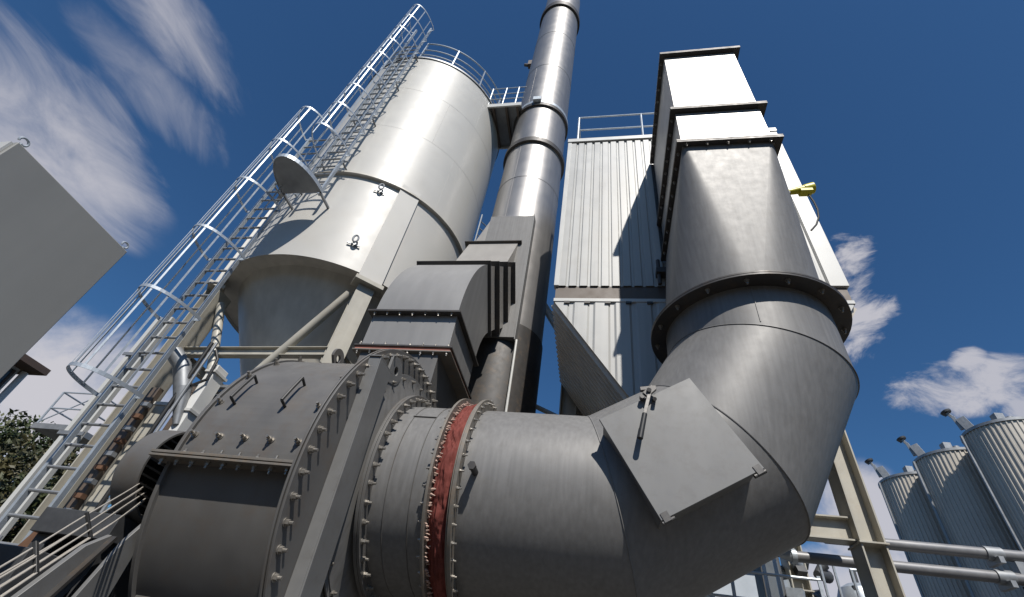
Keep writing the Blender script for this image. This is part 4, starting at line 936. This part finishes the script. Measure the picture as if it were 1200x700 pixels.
# bits behind the ladder under the silo
dp = thing('galvanised_downpipe', 'grey branch pipe with tapered spout under the silo beside the ladder', 'pipe', (-6.0, 5.3, 0.12))
mb = MB(); mb.path([(-6.40, 5.05, 5.0), (-6.22, 5.16, 4.84), (-6.05, 5.26, 4.5)], 0.12, 18); mb.tube((-6.05, 5.26, 4.5), (-5.86, 5.34, 3.98), 0.12, 0.04, 18); build('tapered_spout', mb, galv_dark, dp)
mb = MB(); mb.path([(-5.93, 5.26, 5.2), (-5.84, 5.30, 5.06), (-5.80, 5.30, 4.7), (-5.98, 5.24, 4.52)], 0.022, 8); build('hose', mb, black_rubber, dp)
for dx, r_, m_ in ((0.0, 0.030, black_rubber), (0.085, 0.022, galv_dark)):
    mb = MB(); mb.tube((-6.02 + dx, 5.20, 0.12), (-6.02 + dx, 5.20, 5.3), r_, n=12); build('riser_pipe', mb, m_, dp)
wc = thing('white_casing', 'white box casing of an elevator leg beside the fan hatch', 'casing', (-5.85, 5.45, 0.12))
mb = MB(); mb.box(-5.94, -5.80, 5.35, 5.60, 0.12, 5.0); build('casing_body', mb, white_wall, wc, bevel=0.01)
for k in range(7):
    mb = MB(); mb.box(-5.965, -5.775, 5.325, 5.625, 0.9 + k * 0.66, 0.94 + k * 0.66); build('casing_flange', mb, clad_trim, wc)
bpn = thing('beige_panel', 'narrow beige panel standing behind the dark cable rack under the silo', 'panel', (-6.55, 5.58, 0.12))
mb = MB(); mb.box(-6.62, -6.44, 5.52, 5.60, 0.12, 4.35); build('panel_sheet', mb, cream_steel, bpn, bevel=0.004)
mb = MB(); mb.box(-6.66, -6.40, 5.50, 5.62, 4.35, 4.40); build('panel_cap', mb, clad_trim, bpn)
ck = thing('cable_rack', 'dark rusty cable rack with a row of stubs beside the cream silo leg', 'rack', (-6.72, 5.42, 0.12))
mb = MB(); mb.box(-6.82, -6.66, 5.44, 5.52, 0.12, 4.6); build('rack_back', mb, brown_steel, ck)
for k in range(16):
    mb = MB(); mb.box(-6.70, -6.58, 5.36, 5.44, 1.4 + k * 0.19, 1.46 + k * 0.19); build('rack_stub', mb, galv_dark if k % 2 else rust, ck)
wp = thing('white_post', 'pair of white square posts seen between the stiles of the lower ladder', 'post', (-8.1, 5.85, 0.12))
for dx in (-0.15, 0.12):
    mb = MB(); mb.box(-8.1 + dx - 0.04, -8.1 + dx + 0.04, 5.80, 5.88, 0.12, 6.3); build('post_shaft', mb, clad_trim, wp, bevel=0.006)
for z in (2.4, 3.9, 5.4):
    mb = MB(); mb.box(-8.35, -7.86, 5.78, 5.798, z, z + 0.06); build('post_tie', mb, galv_dark, wp)
gs = thing('service_gantry', 'slatted steel service gantry under the silo between ladder and fan', 'gantry', (-5.8, 6.6, 0.12))
mb = MB()
for k in range(9): mb.box(-6.6, -5.0, 5.95 + k * 0.16, 6.03 + k * 0.16, 4.95, 5.0)
build('slat_deck', mb, galv_dark, gs)
mb = MB(); mb.box(-6.65, -6.55, 5.9, 7.4, 4.80, 4.948); mb.box(-5.05, -4.95, 5.9, 7.4, 4.80, 4.948); mb.box(-6.65, -6.55, 5.9, 6.0, 0.12, 4.79); mb.box(-5.05, -4.95, 7.3, 7.4, 0.12, 4.79); build('gantry_frame', mb, brown_steel, gs)

def tree(name, label, x, y, h, w, m_, seed):
    r = random.Random(seed); t = thing(name, label, 'tree', (x, y, 0), 'trees beyond the yard')
    mb = MB(); top = V3((x + r.uniform(-.4, .4), y + r.uniform(-.4, .4), h * 0.55)); mb.path([(x, y, 0), (x + 0.1, y, h * 0.25), top], 0.24, 10)
    limbs = []
    for i in range(9):
        b = V3((x, y, h * r.uniform(0.25, 0.55))); a = r.uniform(0, 2 * pi); e = b + V3((cos(a) * w * r.uniform(.4, .85), sin(a) * w * r.uniform(.4, .85), h * r.uniform(0.1, 0.4))); limbs.append(e); mb.tube(b, e, 0.10, 0.03, 7)
    limbs.append(V3((x, y, h * 0.9)))
    build('trunk', mb, bark, t)
    mb = MB(); clumps = []
    for e in limbs:
        for q in range(5): clumps.append((e + V3((r.gauss(0, w * .22), r.gauss(0, w * .22), r.gauss(0, h * .07))), r.uniform(0.5, 1.05)))
    for c, cr_ in clumps:
        for i in range(130):
            d = V3((r.gauss(0, 1), r.gauss(0, 1), r.gauss(0, .8))); d = d.normalized() * cr_ * (r.random() ** 0.4); p = c + d
            if p.z > h: continue
            s_ = r.uniform(0.06, 0.13); a = V3((r.uniform(-1, 1), r.uniform(-1, 1), r.uniform(-1, 1))).normalized(); b = a.cross(V3((r.uniform(-1, 1), r.uniform(-1, 1), r.uniform(-1, 1)))).normalized()
            mb.add([p - a * s_ * 1.5, p + b * s_ * .6, p + a * s_ * 1.5, p - b * s_ * .6], [(0, 1, 2, 3)])
    build('crown', mb, m_, t, smooth=False)
for i, (az_, d, h, w, m_, lab) in enumerate((
        (-60.5, 31, 8.4, 2.6, leaf_a, 'dark olive tree cut by the left edge of the photo'),
        (-57.0, 36, 9.2, 3.0, leaf_b, 'tall green tree in the middle of the left tree line'),
        (-54.4, 32, 7.9, 2.6, leaf_c, 'brownish tree just left of the caged ladder'),
        (-51.2, 38, 8.6, 3.0, leaf_a, 'dark tree seen through the foot of the caged ladder'),
        (-58.5, 27, 6.0, 2.3, leaf_c, 'low brownish tree in front of the taller green one'),
        (-55.6, 26, 5.2, 2.2, leaf_a, 'low dark tree in front of the brownish one'))):
    tree('broadleaf_tree', lab, d * sin(radians(az_)), d * cos(radians(az_)), h * 1.1, w * 1.15, m_, 40 + i)
mb = MB(); rr2 = random.Random(9)
for i in range(9000):
    f = rr2.random(); az_ = radians(-66 + 20 * f); d = rr2.uniform(22, 26); p = V3((d * sin(az_), d * cos(az_), rr2.random() ** 1.5 * 3.2)); s_ = rr2.uniform(0.08, 0.16)
    a = V3((rr2.uniform(-1, 1), rr2.uniform(-1, 1), rr2.uniform(-1, 1))).normalized(); b = a.cross(V3((rr2.uniform(-1, 1), rr2.uniform(-1, 1), 1))).normalized()
    mb.add([p - a * s_ * 1.5, p + b * s_ * .6, p + a * s_ * 1.5, p - b * s_ * .6], [(0, 1, 2, 3)])
structure('undergrowth', mb, leaf_a, kind='stuff', smooth=False)
